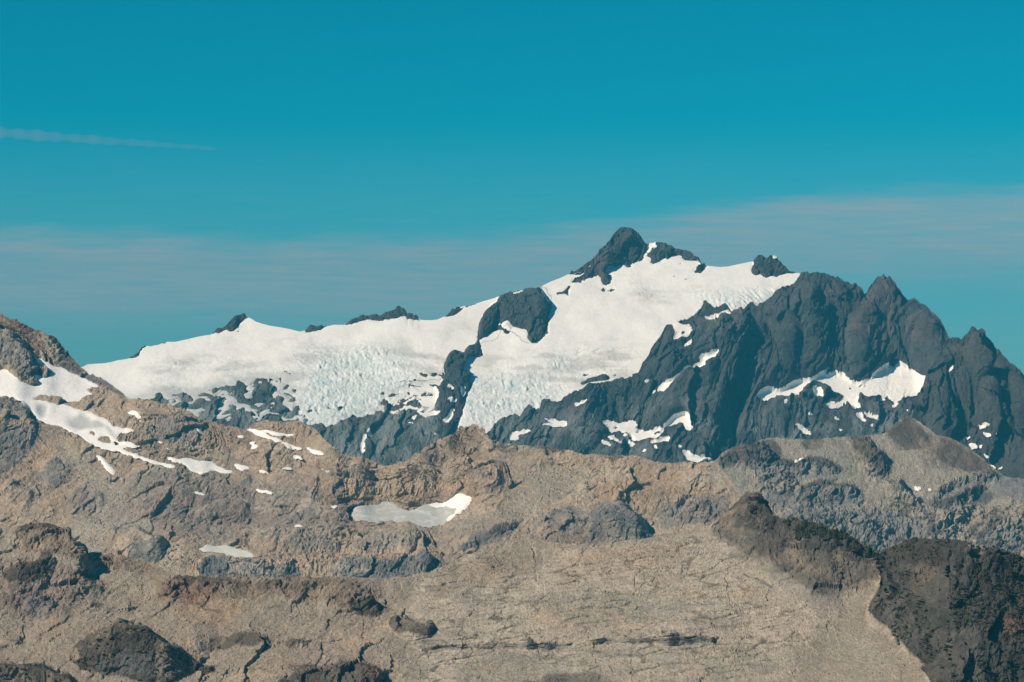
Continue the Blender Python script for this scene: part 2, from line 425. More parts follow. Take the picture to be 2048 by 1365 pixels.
R_SECOND = [(1297,500),(1293,508),(1290,514),(1302,516),(1303,522),(1298,526),(1308,530),(1315,529),(1321,525),(1325,520),(1335,520),(1340,516),(1350,515),(1362,513),(1365,520),(1370,524),(1380,524),(1388,518),(1392,520),(1398,526),(1400,530),(1392,537),(1390,543),(1383,547),(1392,548),(1398,549),(1408,545),(1415,535),(1410,520),(1390,480),(1309,470),(1309,492),(1302,496)]
R_EAST = [(1504,525),(1507,530),(1503,540),(1505,546),(1520,550),(1525,556),(1540,556),(1560,553),(1580,549),(1598,549),(1590,530),(1560,490),(1510,490),(1504,510)]
R_RIB1 = [(1067,570),(1075,570),(1083,580),(1088,592),(1097,605),(1102,625),(1099,640),(1098,668),(1088,678),(1081,685),(1070,686),(1054,679),(1057,667),(1048,660),(1035,658),(1022,655),(1025,662),(1018,669),(1008,667),(1004,661),(990,661),(980,665),(970,672),(963,678),(957,680),(954,675),(957,662),(960,645),(967,632),(973,620),(982,612),(992,604),(997,596),(1010,590),(1025,588),(1045,583),(1057,577)]
R_RIB2 = [(898,714),(903,708),(910,706),(918,707),(928,705),(933,696),(940,690),(948,688),(956,676),(960,683),(962,700),(963,715),(945,713),(938,714),(937,722),(930,730),(927,740),(935,748),(943,752),(935,760),(937,770),(950,767),(940,778),(935,790),(931,802),(930,815),(925,830),(918,848),(914,870),(880,890),(860,880),(868,830),(873,815),(878,790),(887,760),(890,742),(893,732),(896,722)]
R_SKYL = [[(255,721),(262,713),(275,703),(284,690),(296,691),(294,694),(284,699),(280,708),(279,714),(270,718)],
 [(318,691),(332,682),(338,684),(330,690)],
 [(421,672),(432,655),(450,650),(463,638),(475,624),(490,622),(503,639),(494,640),(486,645),(480,650),(472,655),(472,662),(465,663),(448,664),(440,670)],
 [(604,668),(612,658),(620,650),(645,650),(670,648),(668,652),(650,657),(642,663),(630,664),(620,667)],
 [(688,653),(693,640),(735,625),(757,626),(797,608),(822,618),(832,628),(843,643),(815,640),(810,636),(795,642),(780,643),(770,642),(740,641),(715,647),(703,651)],
 [(888,636),(905,616),(945,606),(960,604),(935,616),(915,627)],
 [(1003,592),(1013,583),(1045,573),(1062,572),(1050,581),(1025,588)]]
R_SMALL = [[(1110,588),(1120,590),(1128,590),(1135,598),(1138,590),(1142,575),(1140,570),(1135,573),(1127,582),(1115,585)],
 [(1182,567),(1190,570),(1200,576),(1215,579),(1228,576),(1235,578),(1228,583),(1212,583),(1198,579),(1190,574)],
 [(1354,531),(1362,527),(1367,529),(1362,532)],[(1340,556),(1352,555),(1348,557)],[(1366,561),(1376,560),(1374,563)],
 [(473,664),(479,661),(480,667),(474,668)],[(1462,612),(1475,612),(1472,615),(1464,615)],[(1154,607),(1170,606),(1166,609)]]
R_LOW = [[(309,790),(318,788),(325,793),(333,800),(334,814),(322,806)],[(343,791),(349,790),(349,796),(343,796)],
 [(356,792),(370,790),(380,794),(388,800),(387,804),(375,805),(360,799)],[(362,803),(375,808),(381,815),(380,823),(370,812)],
 [(394,800),(412,799),(414,808),(408,812),(396,806)],[(438,775),(455,774),(470,777),(472,784),(455,782),(440,779)],
 [(471,766),(485,767),(498,771),(497,775),(480,777),(473,773)],[(468,782),(492,779),(488,790),(485,800),(478,802),(466,795)],
 [(505,768),(512,758),(525,757),(535,760),(537,764),(520,764),(515,769)],[(500,775),(520,767),(540,765),(552,772),(557,782),(545,790),(530,786),(515,778)],
 [(502,780),(515,779),(532,787),(548,794),(545,805),(520,806),(505,800)],[(565,746),(573,744),(585,751),(580,753)],
 [(557,758),(566,757),(565,768),(560,771)],[(570,772),(580,770),(575,780),(568,782)],[(583,780),(597,778),(592,790)],
 [(760,805),(766,799),(775,800),(776,808),(768,813),(760,811)],[(758,790),(766,786),(772,790),(764,794)],[(838,752),(850,752),(856,756),(842,758)],
 [(655,815),(668,818),(665,824),(652,822)],[(672,818),(684,814),(688,820),(676,826)],[(612,824),(622,818),(626,826),(618,832)],
 [(1163,749),(1178,747),(1186,751),(1168,755)],[(1160,764),(1178,756),(1200,753),(1215,754),(1222,760),(1200,765),(1175,768),(1163,772)],[(1224,753),(1232,751),(1232,756),(1226,757)]]
GLAC_L = [(150,720),(480,600),(860,600),(1075,560),(1110,540),(1110,600),(1060,690),(975,690),(955,690),(925,705),(900,706),(895,722),(890,742),(885,750),(870,757),(860,756),(850,759),(830,761),(815,766),(800,770),(788,775),(790,790),(782,800),(775,808),(770,815),(752,823),(748,830),(735,829),(725,836),(715,838),(707,831),(700,836),(680,846),(668,846),(662,857),(655,849),(645,846),(632,854),(618,853),(612,846),(605,836),(592,824),(594,812),(600,800),(590,795),(575,785),(560,775),(548,765),(510,756),(475,766),(440,775),(400,796),(375,800),(350,790),(330,795),(300,800),(240,815),(140,790)]
GLAC_R = [(1060,575),(1130,530),(1250,440),(1620,440),(1700,560),(1700,700),(1200,900),(1000,880),(975,880),(912,870),(917,853),(922,842),(927,830),(930,815),(933,802),(936,790),(941,778),(950,767),(937,770),(935,760),(943,752),(935,748),(927,740),(930,730),(937,722),(938,714),(945,713),(963,715),(962,700),(958,685),(965,678),(990,664),(1010,640),(1020,640),(1040,665),(1060,688),(1075,690),(1098,670),(1098,640),(1100,620),(1085,585)]
ZONE_L = [[(290,782),(350,785),(440,765),(510,750),(555,752),(600,790),(615,840),(640,870),(600,880),(420,880),(330,830)],[(775,765),(890,745),(885,800),(870,850),(820,850),(760,830)],[(590,800),(660,812),(700,825),(690,870),(620,870)]]
ICEFALL = [[(630,720),(660,700),(740,695),(800,715),(830,760),(790,800),(750,840),(660,865),(600,855),(600,800),(610,760)],[(930,800),(945,770),(1000,755),(1060,750),(1100,770),(1120,800),(1080,820),(1000,850),(920,870)],[(1380,600),(1450,590),(1560,575),(1540,610),(1480,625),(1400,610)],[(1080,720),(1130,715),(1150,735),(1110,745)]]
FIRN = [[(560,690),(900,690),(890,760),(760,840),(600,860),(560,770)],[(960,715),(1080,700),(1250,690),(1290,700),(1250,745),(1150,770),(1000,760),(950,740)],[(800,690),(890,700),(885,750),(820,755)],[(260,740),(400,715),(520,720),(600,740),(560,770),(420,800),(280,800)],[(1000,725),(1180,730),(1280,740),(1250,770),(1100,790)],[(560,690),(760,690),(900,700),(880,720),(600,720)],[(1250,560),(1290,570),(1330,590),(1400,580),(1440,600),(1300,605),(1260,590)]]
CREV = [[(1408,604),(1500,588),(1560,572),(1550,590),(1520,606),(1470,622),(1420,606)]]

cot = canvas() + 1.75
lowp = np.broadcast_to(ss(YS, 790, 870)[:, None], (CH, CW)).astype(F)
cot = cot + (1.0 - cot) * lowp
D_A = base_depth(10650.0, np.full(CW, 960.0), cot, 5)
for p, c_, r_, t_ in ((R_SUMMIT,.55,5,.8),(R_SECOND,.6,4,.8),(R_EAST,.6,4,.8),(R_RIB1,.55,6,.5),(R_RIB2,.9,5,.35)): knob(D_A, p, c_, r_, t_)
for p in R_SKYL: knob(D_A, p, .9, 2, .35)
for p in R_SMALL + R_LOW: knob(D_A, p, 1.1, 2, .6)
yb_A = interp([(-320,960),(700,970),(1000,930),(1300,860),(1500,740),(1650,680),(1800,800),(2350,960)], XS)
A = Sheet(SKY_A, yb_A, D_A, -20, 1660, STEP, [(25,-12),(80,-60),(220,-200),(500,-420)])
yc = A.yc
dampA = .12 + .88 * ss(A.py - yc, 0, 35)
wx, wy = A.warp(2.6, 45)
G = soft([GLAC_L, GLAC_R], 0); Gb = blur(G, 1, 1); Gw = blur(G, 16, 16)
zone = samp(soft(ZONE_L, 8), A.px, A.py)
qn = A.B * np.array([.6, .8, 1.2], F) + fbm(A.B, 60, 2, off=4)[..., None] * 18
net = 1 - np.abs(fbm(qn, 62, 2, off=5)) * 3.2
net2 = 1 - np.abs(fbm(qn, 30, 2, off=9)) * 3.2
cov = samp(Gw, wx, wy); fade = 1 - ss(A.py, 775, 905)
mz = np.maximum(ss(cov, .60, .70), np.maximum(ss(net * (.45 + .55 * fade) + .35 * cov, .56, .66), ss(net2 * (.2 + .8 * fade) + .45 * cov, .72, .82)))
mz = mz * ss(fbm(A.B, 90, 2, off=15) + .5 * fade + cov, .0, .2)
mG = samp(Gb, wx, wy) * (1 - zone) + np.maximum(mz, 0) * zone
rk = soft([R_SUMMIT, R_SECOND, R_EAST, R_RIB1, R_RIB2] + R_SKYL + R_SMALL + R_LOW, 0)
inset = soft([[(995,640),(1003,648),(1010,643),(1018,642),(1023,652),(1030,657),(1022,663),(1012,656),(1002,648)],[(1297,491),(1304,488),(1314,493),(1312,496),(1302,498),(1294,508),(1290,516),(1302,518),(1303,524),(1288,523),(1285,518),(1292,503)],[(1546,514),(1551,513),(1552,518),(1547,518)],[(1176,535),(1183,530),(1180,535)],[(1337,500),(1342,497),(1340,501)],[(1162,564),(1167,561),(1166,566)]], 0)
wx2, wy2 = A.warp(1.3, 22, 3)
rkm = samp(blur(rk, 1, 1, 1), wx2, wy2) * (1 - samp(blur(inset, 1, 1, 1), wx2, wy2))
SNOWP = [[(812,777),(842,774),(843,783),(825,784),(815,783)],[(806,808),(820,803),(841,793),(842,796),(820,806),(808,811)],[(844,789),(858,784),(872,780),(879,790),(876,803),(868,815),(862,823),(840,824),(850,818),(863,812),(868,800),(868,790),(855,790)],[(835,815),(846,806),(850,806),(840,814)],[(858,830),(868,826),(882,828),(870,835),(862,837)],[(885,845),(895,838),(903,825),(908,822),(905,832),(897,845),(897,852)],[(895,777),(900,777),(908,784),(905,785)],[(920,782),(926,780),(928,790),(926,797),(921,795)],[(896,808),(913,807),(910,810),(898,811)],[(868,873),(873,876),(870,878)],[(735,870),(739,865),(743,872),(737,873)],[(822,838),(835,834),(828,840)],[(450,848),(455,835),(460,845)],[(505,838),(513,838),(510,840)]]
spm = samp(soft1(SNOWP), wx2, wy2)
mG = np.clip(mG * (1 - rkm), 0, 1)
# waterfall threads below the hanging ice
for p in ([(728,875),(733,874),(727,890),(724,912),(722,912),(724,890)],[(728,890),(730,890),(728,912),(726,912)]):
    spm = np.maximum(spm, samp(soft1([p]), A.px, A.py) * .8)
soft_m = np.clip(blur(np.maximum(mG, spm), 2, 2), 0, 1)
q = np.stack([A.B[..., 0] - .25 * A.B[..., 2], A.B[..., 1] * .4, A.B[..., 2] * .35], -1)
fu = A.B[..., 0] - .2 * A.B[..., 2] + fbm(A.B, 60, 3, off=12) * 22; fv = A.B[..., 2] * .5 + A.B[..., 1] * .15 + fbm(A.B, 60, 3, off=13) * 14
h = 22 * fbm(q, 210, 3, ridged=True) * dampA + facet(fu, fv, 95, .30, 1) * (.3 + .7 * dampA) + facet(fu, fv, 38, .32, 2, 1) * (.5 + .5 * dampA) + facet(fu, fv, 15, .46, 3, .8) + 4 * fbm(A.B, 16, 3, gain=.65, off=8)
# rounded polished bosses below the left glacier
bos = samp(soft([[(300,780),(560,770),(700,850),(860,800),(900,860),(880,960),(300,960)]], 12), A.px, A.py)
cell = np.abs(fbm(A.B * np.array([1, .5, .7], F), 62, 2, off=17))
h = h * (1 - .35 * bos) + bos * 12 * np.sqrt(np.clip(cell, 0, 1))
und = (20 * fbm(A.B, 330, 2, off=6) + 7 * fbm(A.B, 130, 2, off=7)) * dampA * .8
h = h * (1 - .9 * soft_m) + (und - 5.0) * soft_m
alb = np.zeros(A.B.shape, F) + np.array([.075, .077, .075], F)
n1 = fbm(A.B, 260, 3, off=21); n2 = fbm(q, 60, 3, off=29)
alb = mix(alb, (.095, .070, .068), ss(n1 + .35 * n2, .05, .4) * .8)
alb = mix(alb, (.19, .20, .185), bos * ss(n2 + .3, -.2, .5))
alb = mix(alb, (.25, .22, .18), bos * ss(n1, .15, .5) * .6)
alb *= (1 + .45 * n2)[..., None]
# snow surface
ice = samp(soft(ICEFALL, 12), wx, wy); firn = samp(soft(FIRN, 14), wx, wy); crev = samp(soft(CREV, 4), A.px, A.py)
qi = np.stack([A.B[..., 0] + .15 * A.B[..., 2], A.B[..., 1] * .5, A.B[..., 2] * .62], -1)
ser = fbm(qi, 26, 3, gain=.6, ridged=True, off=2); ser2 = fbm(A.B * np.array([.5, .5, 1.5], F), 34, 4, gain=.65, off=31, ridged=True)
n1s = fbm(A.B, 40, 2, off=19)
hs = 3.5 + (20 * fbm(A.B, 330, 2, off=6) + 7 * fbm(A.B, 130, 2, off=7)) * dampA * .8 + 1.6 * fbm(A.B * np.array([.5, .6, 1.6], F), 60, 3, off=11)
hs = hs + ice * (2.6 * ser * (.4 + .6 * ss(fbm(A.B, 120, 2, off=47), -.3, .3)) + 4 * ser2 + facet(qi[..., 0] + n1s * 10, qi[..., 2], 19, .34, 21, 1.6) * ss(fbm(A.B, 70, 2, off=48), -.25, .3) + facet(qi[..., 0], qi[..., 2] * 1.4, 7, .3, 24, .6)) + firn * (2.2 * ser2 + .8 * ser) + 7 * crev * fbm(np.stack([A.B[..., 0] + .8 * A.B[..., 2], A.B[..., 1] * 0, A.B[..., 2] * .3], -1), 24, 2, ridged=True)
hs = hs + 4.5 * (np.minimum(soft_m * 1.3, 1) - .75)
alS = np.zeros(A.B.shape, F) + np.array([.925, .895, .845], F)
cl1 = fbm(A.B * np.array([.22, .6, 1.5], F) + fbm(A.B, 150, 2, off=52)[..., None] * 25, 52, 2, off=53); cl2 = fbm(A.B * np.array([.35, .6, 1.5], F), 24, 2, off=54)
cvl = np.maximum(1 - ss(np.abs(cl1), .012, .05), .7 * (1 - ss(np.abs(cl2), .015, .07))) * np.clip(firn + ice + .12, 0, 1) * ss(fbm(A.B, 200, 2, off=55), -.25, .15)
hs = hs - 2.2 * cvl
alS = mix(alS, (.55, .60, .60), cvl * .55)
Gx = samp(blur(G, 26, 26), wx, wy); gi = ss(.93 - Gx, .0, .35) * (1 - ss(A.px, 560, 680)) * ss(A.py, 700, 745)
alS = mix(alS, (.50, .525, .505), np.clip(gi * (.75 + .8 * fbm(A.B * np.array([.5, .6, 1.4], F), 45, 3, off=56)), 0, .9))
n3 = fbm(A.B * np.array([.4, .6, 1.5], F), 70, 4, off=44)
alS = mix(alS, (.60, .585, .55), ss(n3 + .25 * firn, .12, .5) * (.12 + .75 * firn))
alS = mix(alS, (.66, .72, .71), ice * ss(ser2 + .8 * n3, -.3, .5) * .8)
alS = mix(alS, (.42, .58, .62), ice * ss(fbm(qi, 60, 3, off=50), .28, .5) * .7)
pts = [(samp(soft([R_SUMMIT], 1), A.px, A.py), spec('rock_peak', 'blunt dark summit pyramid, highest point of the snowy mountain', 'rock peak')),
 (samp(soft([R_SECOND], 1), A.px, A.py), spec('rock_peak', 'low dark rock knobs beside the summit pyramid, split off by a snow chute', 'rock peak')),
 (samp(soft([R_EAST], 1), A.px, A.py), spec('rock_peak', 'small dark rock tower rising from the smooth upper snow saddle', 'rock peak')),
 (samp(soft([R_RIB1], 1), A.px, A.py), spec('rock_outcrop', 'large rounded dark rock buttress standing in the middle of the glacier', 'rock outcrop')),
 (samp(soft([R_RIB2], 1), A.px, A.py), spec('rock_rib', 'shaded dark rock rib dividing the two icefalls below the buttress', 'rock rib'))]
for p, l in zip(R_SKYL, ['tiny dark rock fin at the low end of the snowy skyline','thin sliver of dark rock on the snow skyline beside the rock fin','pointed dark rock tip capped against the left snow dome','low brown rock hump in the snow saddle of the skyline','long craggy brown rock crest lined along the snow skyline','dark rock edge on the rising snow skyline below the buttress','thin dark rock lip on the snow skyline touching the buttress']):
    pts.append((samp(soft([p], 1), A.px, A.py), spec('rock_outcrop', l, 'rock outcrop')))
objA = A.build(h, alb, MAT_FAR, pts, spec('mountain', 'grey rock base of the big mountain below the glaciers, with waterfall', 'mountain'))
leftw = ss(A.px, 0, 1) * (samp(soft([GLAC_L], 3), A.px, A.py) > samp(soft([GLAC_R], 3), A.px, A.py))
leftw = leftw.astype(F)
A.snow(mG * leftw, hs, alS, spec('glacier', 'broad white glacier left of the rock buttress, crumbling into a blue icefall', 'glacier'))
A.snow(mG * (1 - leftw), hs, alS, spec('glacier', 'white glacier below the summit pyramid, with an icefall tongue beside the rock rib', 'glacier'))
L_P = ['blocky snow patch on grey rock just under the icefall edge','thin slanting snow line below the blocky patch by the rib','long ragged snow patch running down beside the shaded rib','faint snow dash between the slanting line and the ragged patch','arrow-shaped snow scrap below the ragged patch by the rib','zigzag snow strip at the foot of the shaded rib','short snow dash high on the shaded rib','upright oval snow spot on the shaded rib by the icefall tongue','level snow dash across the middle of the shaded rib','snow fleck on grey rock just above the saddle of the tan ridge','snow blob at the head of the thin waterfall','snow sliver on the grey face between rib and waterfall','snow tick on grey rock above the flat orange crest','tiny snow dash above the flat orange crest']
for l, p in zip(L_P, SNOWP):
    m1 = samp(soft1([p]), wx2, wy2)
    A.snow(m1, h + 3.0, alS, spec('snow_patch', l, 'snow patch', None, 'snow scraps under the glaciers'), .36)
A.snow(spm * (samp(soft([ell(727,890,9,24)], 1), A.px, A.py)), h + 2.5, alS, spec('waterfall', 'thin white meltwater thread running down the grey rock face', 'waterfall', None), .4)

# ------------------------------------------------------------------ the right-hand rock wall
CR_B = [(800,1000),(900,930),(950,885),(980,858),(987,850),(995,840),(1005,833),(1020,829),(1040,831),(1047,822),(1057,811),(1065,815),(1080,815),(1082,802),(1088,797),(1095,796),(1100,800),(1112,803),(1122,799),(1127,793),(1140,786),(1155,780),(1175,770),(1200,764),(1220,761),(1240,755),(1260,752),(1275,745),(1282,735),(1285,725),(1295,712),(1305,695),(1320,675),(1325,665),(1330,655),(1333,650),(1340,647),(1345,648),(1352,643),(1375,635),(1390,623),(1400,615),(1407,604),(1412,601),(1417,605),(1425,612),(1430,618),(1433,613),(1436,617),(1445,612),(1450,607),(1457,615),(1462,623),(1470,619),(1480,613),(1484,620),(1492,612),(1500,603),(1506,602),(1510,608),(1515,612),(1520,605),(1535,600),(1543,593),(1550,585),(1560,577),(1570,573),(1580,570),(1590,562),(1597,555),(1600,549),(1603,545),(1608,543),(1615,543),(1618,547),(1627,545),(1634,543),(1640,545),(1655,549),(1668,551),(1675,556),(1683,562),(1688,569),(1693,565),(1698,566),(1703,571),(1706,569),(1712,568),(1718,573),(1723,582),(1728,589),(1733,585),(1740,573),(1748,562),(1756,553),(1761,554),(1766,550),(1770,554),(1780,557),(1788,565),(1795,575),(1802,585),(1808,595),(1818,602),(1825,597),(1833,600),(1843,606),(1855,613),(1865,623),(1875,633),(1885,648),(1892,660),(1897,670),(1905,682),(1960,760),(2100,900),(2350,960)]
cot = canvas() + .9
SNOWFIELD_B = [(1505,811),(1514,805),(1514,797),(1528,785),(1545,785),(1555,789),(1568,783),(1582,773),(1600,769),(1618,767),(1635,757),(1655,741),(1657,745),(1668,752),(1672,748),(1675,756),(1683,756),(1687,752),(1690,760),(1700,768),(1710,770),(1725,769),(1740,764),(1755,748),(1770,738),(1785,735),(1799,733),(1810,739),(1820,745),(1835,748),(1856,755),(1850,768),(1840,782),(1832,790),(1822,793),(1805,795),(1795,805),(1790,810),(1780,802),(1766,803),(1755,803),(1745,802),(1735,803),(1720,806),(1712,812),(1718,820),(1728,832),(1720,828),(1710,825),(1700,818),(1690,810),(1688,800),(1675,792),(1660,788),(1645,780),(1640,772),(1625,770),(1612,780),(1600,792),(1585,795),(1565,800),(1550,803),(1540,808),(1528,810),(1515,806)]
flat = soft([SNOWFIELD_B,[(1200,840),(1390,830),(1390,880),(1300,890),(1200,870)],[(1480,800),(1850,790),(1850,900),(1480,900)]], 12)
cot = cot + (1.4 - cot) * flat
D_B = base_depth(10550.0, np.full(CW, 960.0), cot, 6)
FRONT = [(1262,752),(1300,733),(1340,710),(1372,694),(1390,680),(1405,657),(1440,640),(1470,622),(1500,640),(1520,690),(1500,760),(1440,840),(1380,800),(1300,790),(1240,800),(1180,790),(1200,770)]
knob(D_B, FRONT, .6, 8, .6)
SPURS = [[(1490,640),(1530,660),(1545,700),(1500,800),(1440,900),(1400,930),(1390,850),(1440,760)],[(1600,560),(1640,600),(1650,700),(1600,765),(1560,780),(1560,700),(1580,620)],[(1735,590),(1766,552),(1800,600),(1790,680),(1740,762),(1690,765),(1700,680)],[(1820,605),(1860,620),(1885,660),(1860,740),(1820,745),(1800,700)],[(1660,560),(1700,575),(1695,650),(1660,740),(1630,740),(1640,640)]]
for p in SPURS: knob(D_B, p, .62, 16, .75)
LOWB = [[(1560,800),(1600,795),(1650,800),(1600,850),(1560,870),(1520,880),(1530,830)],[(1700,830),(1760,815),(1790,815),(1770,860),(1700,865)],[(985,850),(1020,830),(1030,845),(1025,880),(990,890)],[(1095,860),(1140,860),(1150,900),(1080,905)],[(1000,835),(1060,820),(1130,806),(1180,800),(1180,830),(1080,850)]]
for p in LOWB: knob(D_B, p, .7, 8, .8)
B = Sheet(CR_B, np.maximum(interp([(800,1010),(1000,960),(2350,990)], XS), 0), D_B, 830, 1935, STEP, [(15,-15),(50,-70),(160,-220),(420,-420)], 3.2)
yc = B.yc; damp = .10 + .90 * ss(B.py - yc, 0, 45)
q = np.stack([B.B[..., 0] - .38 * B.B[..., 2], B.B[..., 1] * .5, B.B[..., 2] * .30], -1)
wv = fbm(B.B, 420, 2, off=60) * 60
q[..., 0] += wv
SN_B = {
 'narrow tilted snow strip under the notched rock shoulder': [(1408,647),(1420,640),(1440,631),(1460,625),(1458,630),(1440,638),(1425,645),(1415,648)],
 'ragged snow patch with bare rock in it, on the rock shoulder by the glacier': [(1345,648),(1352,646),(1365,650),(1372,652),(1378,650),(1384,660),(1378,672),(1370,675),(1360,678),(1353,680),(1350,685),(1347,678),(1352,668),(1350,660)],
 'slim snow sliver just below the ragged shoulder patch': [(1367,692),(1375,684),(1385,679),(1387,682),(1378,689)],
 'hooked snow patch above the diagonal snow ramp on the dark wall': [(1400,716),(1406,718),(1420,712),(1430,707),(1432,703),(1436,708),(1430,718),(1420,724),(1413,729),(1412,735),(1415,737),(1408,743),(1403,750),(1394,755),(1398,748),(1395,742),(1397,734),(1410,731),(1405,724)],
 'diagonal snow ramp crossing the dark rock wall': [(1393,743),(1380,738),(1370,742),(1365,750),(1355,757),(1345,765),(1330,768),(1320,775),(1313,784),(1325,788),(1333,790),(1338,780),(1345,772),(1360,763),(1375,753),(1390,746)],
 'forked snow patch on the low dark rocks beside the icefall tongue': [(1072,837),(1080,838),(1095,843),(1107,840),(1118,845),(1133,847),(1133,857),(1115,856),(1105,856),(1085,853),(1107,850),(1095,845)],
 'wedge of snow on the dark rocks behind the tan ridge crest': [(1018,880),(1025,868),(1035,866),(1050,864),(1063,867),(1055,869),(1040,870),(1035,875),(1038,880),(1022,883)],
 'saddle-shaped snowfield slung between dark rock spurs low on the wall': [(1202,848),(1212,844),(1225,845),(1235,848),(1250,845),(1262,843),(1272,848),(1272,855),(1280,860),(1290,866),(1300,867),(1310,865),(1325,865),(1335,857),(1343,848),(1346,842),(1360,836),(1370,832),(1378,835),(1382,843),(1382,855),(1385,863),(1384,868),(1376,873),(1370,868),(1365,862),(1355,863),(1340,867),(1325,873),(1318,882),(1310,884),(1295,880),(1270,881),(1265,873),(1255,867),(1243,866),(1240,862),(1232,865),(1225,866),(1215,857)],
 'largest snowfield on the dark wall, spread under the jagged peaks': SNOWFIELD_B,
 'crescent of snow at the foot of the dark wall, touching the tan ridge crest': [(1362,904),(1372,907),(1385,915),(1400,920),(1415,913),(1424,913),(1430,916),(1437,914),(1425,921),(1400,926),(1380,926),(1370,917)],
 'dirty cream snow scrap in a gully under the jagged ridge': [(1553,651),(1562,652),(1566,645),(1573,652),(1570,658),(1563,666),(1558,660)],
}
SN_Bs = [[(1305,787),(1312,785),(1311,788),(1306,790)],[(1290,765),(1298,763),(1298,767),(1291,768)],[(1150,809),(1158,811),(1165,808),(1173,806),(1165,812),(1152,816)],[(1240,869),(1250,871),(1260,880),(1270,888),(1262,886),(1252,877)],[(1216,874),(1225,873),(1232,879),(1245,888),(1232,884),(1220,880)],[(1204,884),(1213,885),(1222,893),(1218,895),(1206,891)],[(1300,891),(1318,889),(1320,885),(1338,884),(1340,890),(1330,889),(1318,894),(1305,895)],[(1308,897),(1311,898),(1316,907),(1313,907)],[(1287,903),(1292,904),(1291,907),(1287,906)],[(1356,898),(1363,900),(1358,903)],[(1421,902),(1427,899),(1423,906)],
 [(1625,784),(1630,780),(1630,786),(1640,785),(1643,792),(1643,801),(1635,798),(1625,800)],[(1655,818),(1670,812),(1688,803),(1685,812),(1672,818),(1662,820)],[(1653,815),(1668,807),(1670,809),(1658,816)],[(1715,836),(1722,835),(1731,848),(1722,846)],[(1728,836),(1745,838),(1757,842),(1756,844),(1742,842)],[(1740,858),(1745,852),(1745,860)],[(1497,816),(1505,820),(1498,821)],[(1567,810),(1573,806),(1571,811)],[(1790,835),(1795,834),(1793,838)],[(1755,812),(1772,806),(1770,809),(1757,813)],[(1783,816),(1795,811),(1793,814),(1785,818)],[(1615,833),(1640,827),(1640,829),(1618,835)],[(1669,839),(1678,841),(1672,843)],[(1592,855),(1622,872),(1620,873),(1591,857)],[(1680,862),(1697,869),(1695,870),(1680,864)],[(1597,647),(1601,650),(1603,660),(1600,663),(1597,655)],[(1698,697),(1704,694),(1702,698),(1698,700)],[(1811,829),(1816,827),(1814,830)]]
HOLES_B = [[(1645,757),(1652,748),(1665,747),(1665,752),(1655,757)],[(1767,800),(1770,794),(1776,794),(1779,803),(1772,805)],[(1694,780),(1706,782),(1703,785),(1696,784)],[(1712,781),(1720,774),(1735,769),(1730,775),(1718,781)],[(1537,803),(1545,799),(1548,802),(1540,806)],[(1666,758),(1672,757),(1672,763),(1667,762)],[(1358,665),(1372,663),(1370,670),(1362,673)],[(1227,855),(1235,854),(1234,861),(1228,860)],[(1303,872),(1315,868),(1322,870),(1318,876),(1308,877)],[(1270,865),(1276,862),(1280,867),(1273,868)],[(1358,846),(1372,841),(1370,844),(1360,848)],[(1712,803),(1722,796),(1728,800),(1718,806)],[(1745,797),(1760,795),(1765,800),(1750,801)]]
wx, wy = B.warp(1.4, 24, 4)
allsn = soft(list(SN_B.values()) + SN_Bs, 1, HOLES_B)
mS = samp(allsn, wx, wy); sm = np.clip(blur(mS, 2, 2) * 1.3, 0, 1)
low = ss(B.py, 780, 860)
wr = fbm(B.B, 90, 4, gain=.6, off=74); fu = q[..., 0] + wr * 26; fv = B.B[..., 2] * .30 + B.B[..., 1] * .1 + fbm(B.B, 90, 4, gain=.6, off=75) * 16
v1 = ss(fbm(B.B, 260, 2, off=76), -.25, .25); v2 = ss(fbm(B.B, 140, 2, off=77), -.3, .2)
qf = np.stack([q[..., 0], B.B[..., 1] * .5, B.B[..., 2] * .16], -1)
h = damp * (44 * fbm(q, 330, 2, ridged=True, off=70) + 14 * fbm(q, 150, 2, ridged=True, off=71)) * (1 - .4 * low) + (.2 + .8 * damp) * facet(fu, fv, 170, .46, 4) + (.35 + .65 * damp) * facet(fu, fv, 62, .40, 5, 3) * (.35 + .65 * v1) + facet(fu, fv, 24, .46, 6, 1.5) * (.25 + .75 * v2) + (.4 + .6 * v1) * 5 * fbm(qf, 26, 4, gain=.62, ridged=True, off=72) + 4.5 * fbm(B.B, 22, 4, gain=.68, off=73)
h = h - blur(h, 12, 12) * sm * .85 - (h - blur(h, 12, 12)) * sm * .95
h = h - 2.5 * sm
alb = np.zeros(B.B.shape, F) + np.array([.078, .080, .079], F)
n1 = fbm(B.B, 330, 3, off=80); n2 = fbm(q, 70, 3, off=81); n3 = fbm(B.B, 30, 3, off=82)
alb = mix(alb, (.118, .088, .085), ss(n1 + .3 * n2, .0, .4) * .85)
alb = mix(alb, (.15, .145, .125), ss(fbm(q, 200, 2, off=83) - .2 * n1, .25, .55) * .7)
alb = mix(alb, (.17, .18, .165), low * ss(n2 + .15 * n1, -.2, .3) * .85)
alb *= (1 + .45 * n2 + .4 * n3)[..., None]
objB = B.build(h, alb, MAT_FAR, [(samp(soft([[(1270,760),(1330,640),(1412,590),(1466,618),(1466,624),(1405,654),(1390,680),(1340,708)]], 1), B.px, B.py), spec('rock_shoulder', 'notched dark rock shoulder leaning against the glacier', 'rock shoulder'))],
    spec('rock_wall', 'long jagged dark rock wall with pointed peaks and snow ramps', 'rock wall'))
alS = np.zeros(B.B.shape, F) + np.array([.925, .895, .845], F)
ns = fbm(B.B * np.array([.5, .6, 1.4], F), 45, 3, off=86)
alS = mix(alS, (.72, .70, .66), ss(ns, .15, .55) * .6)
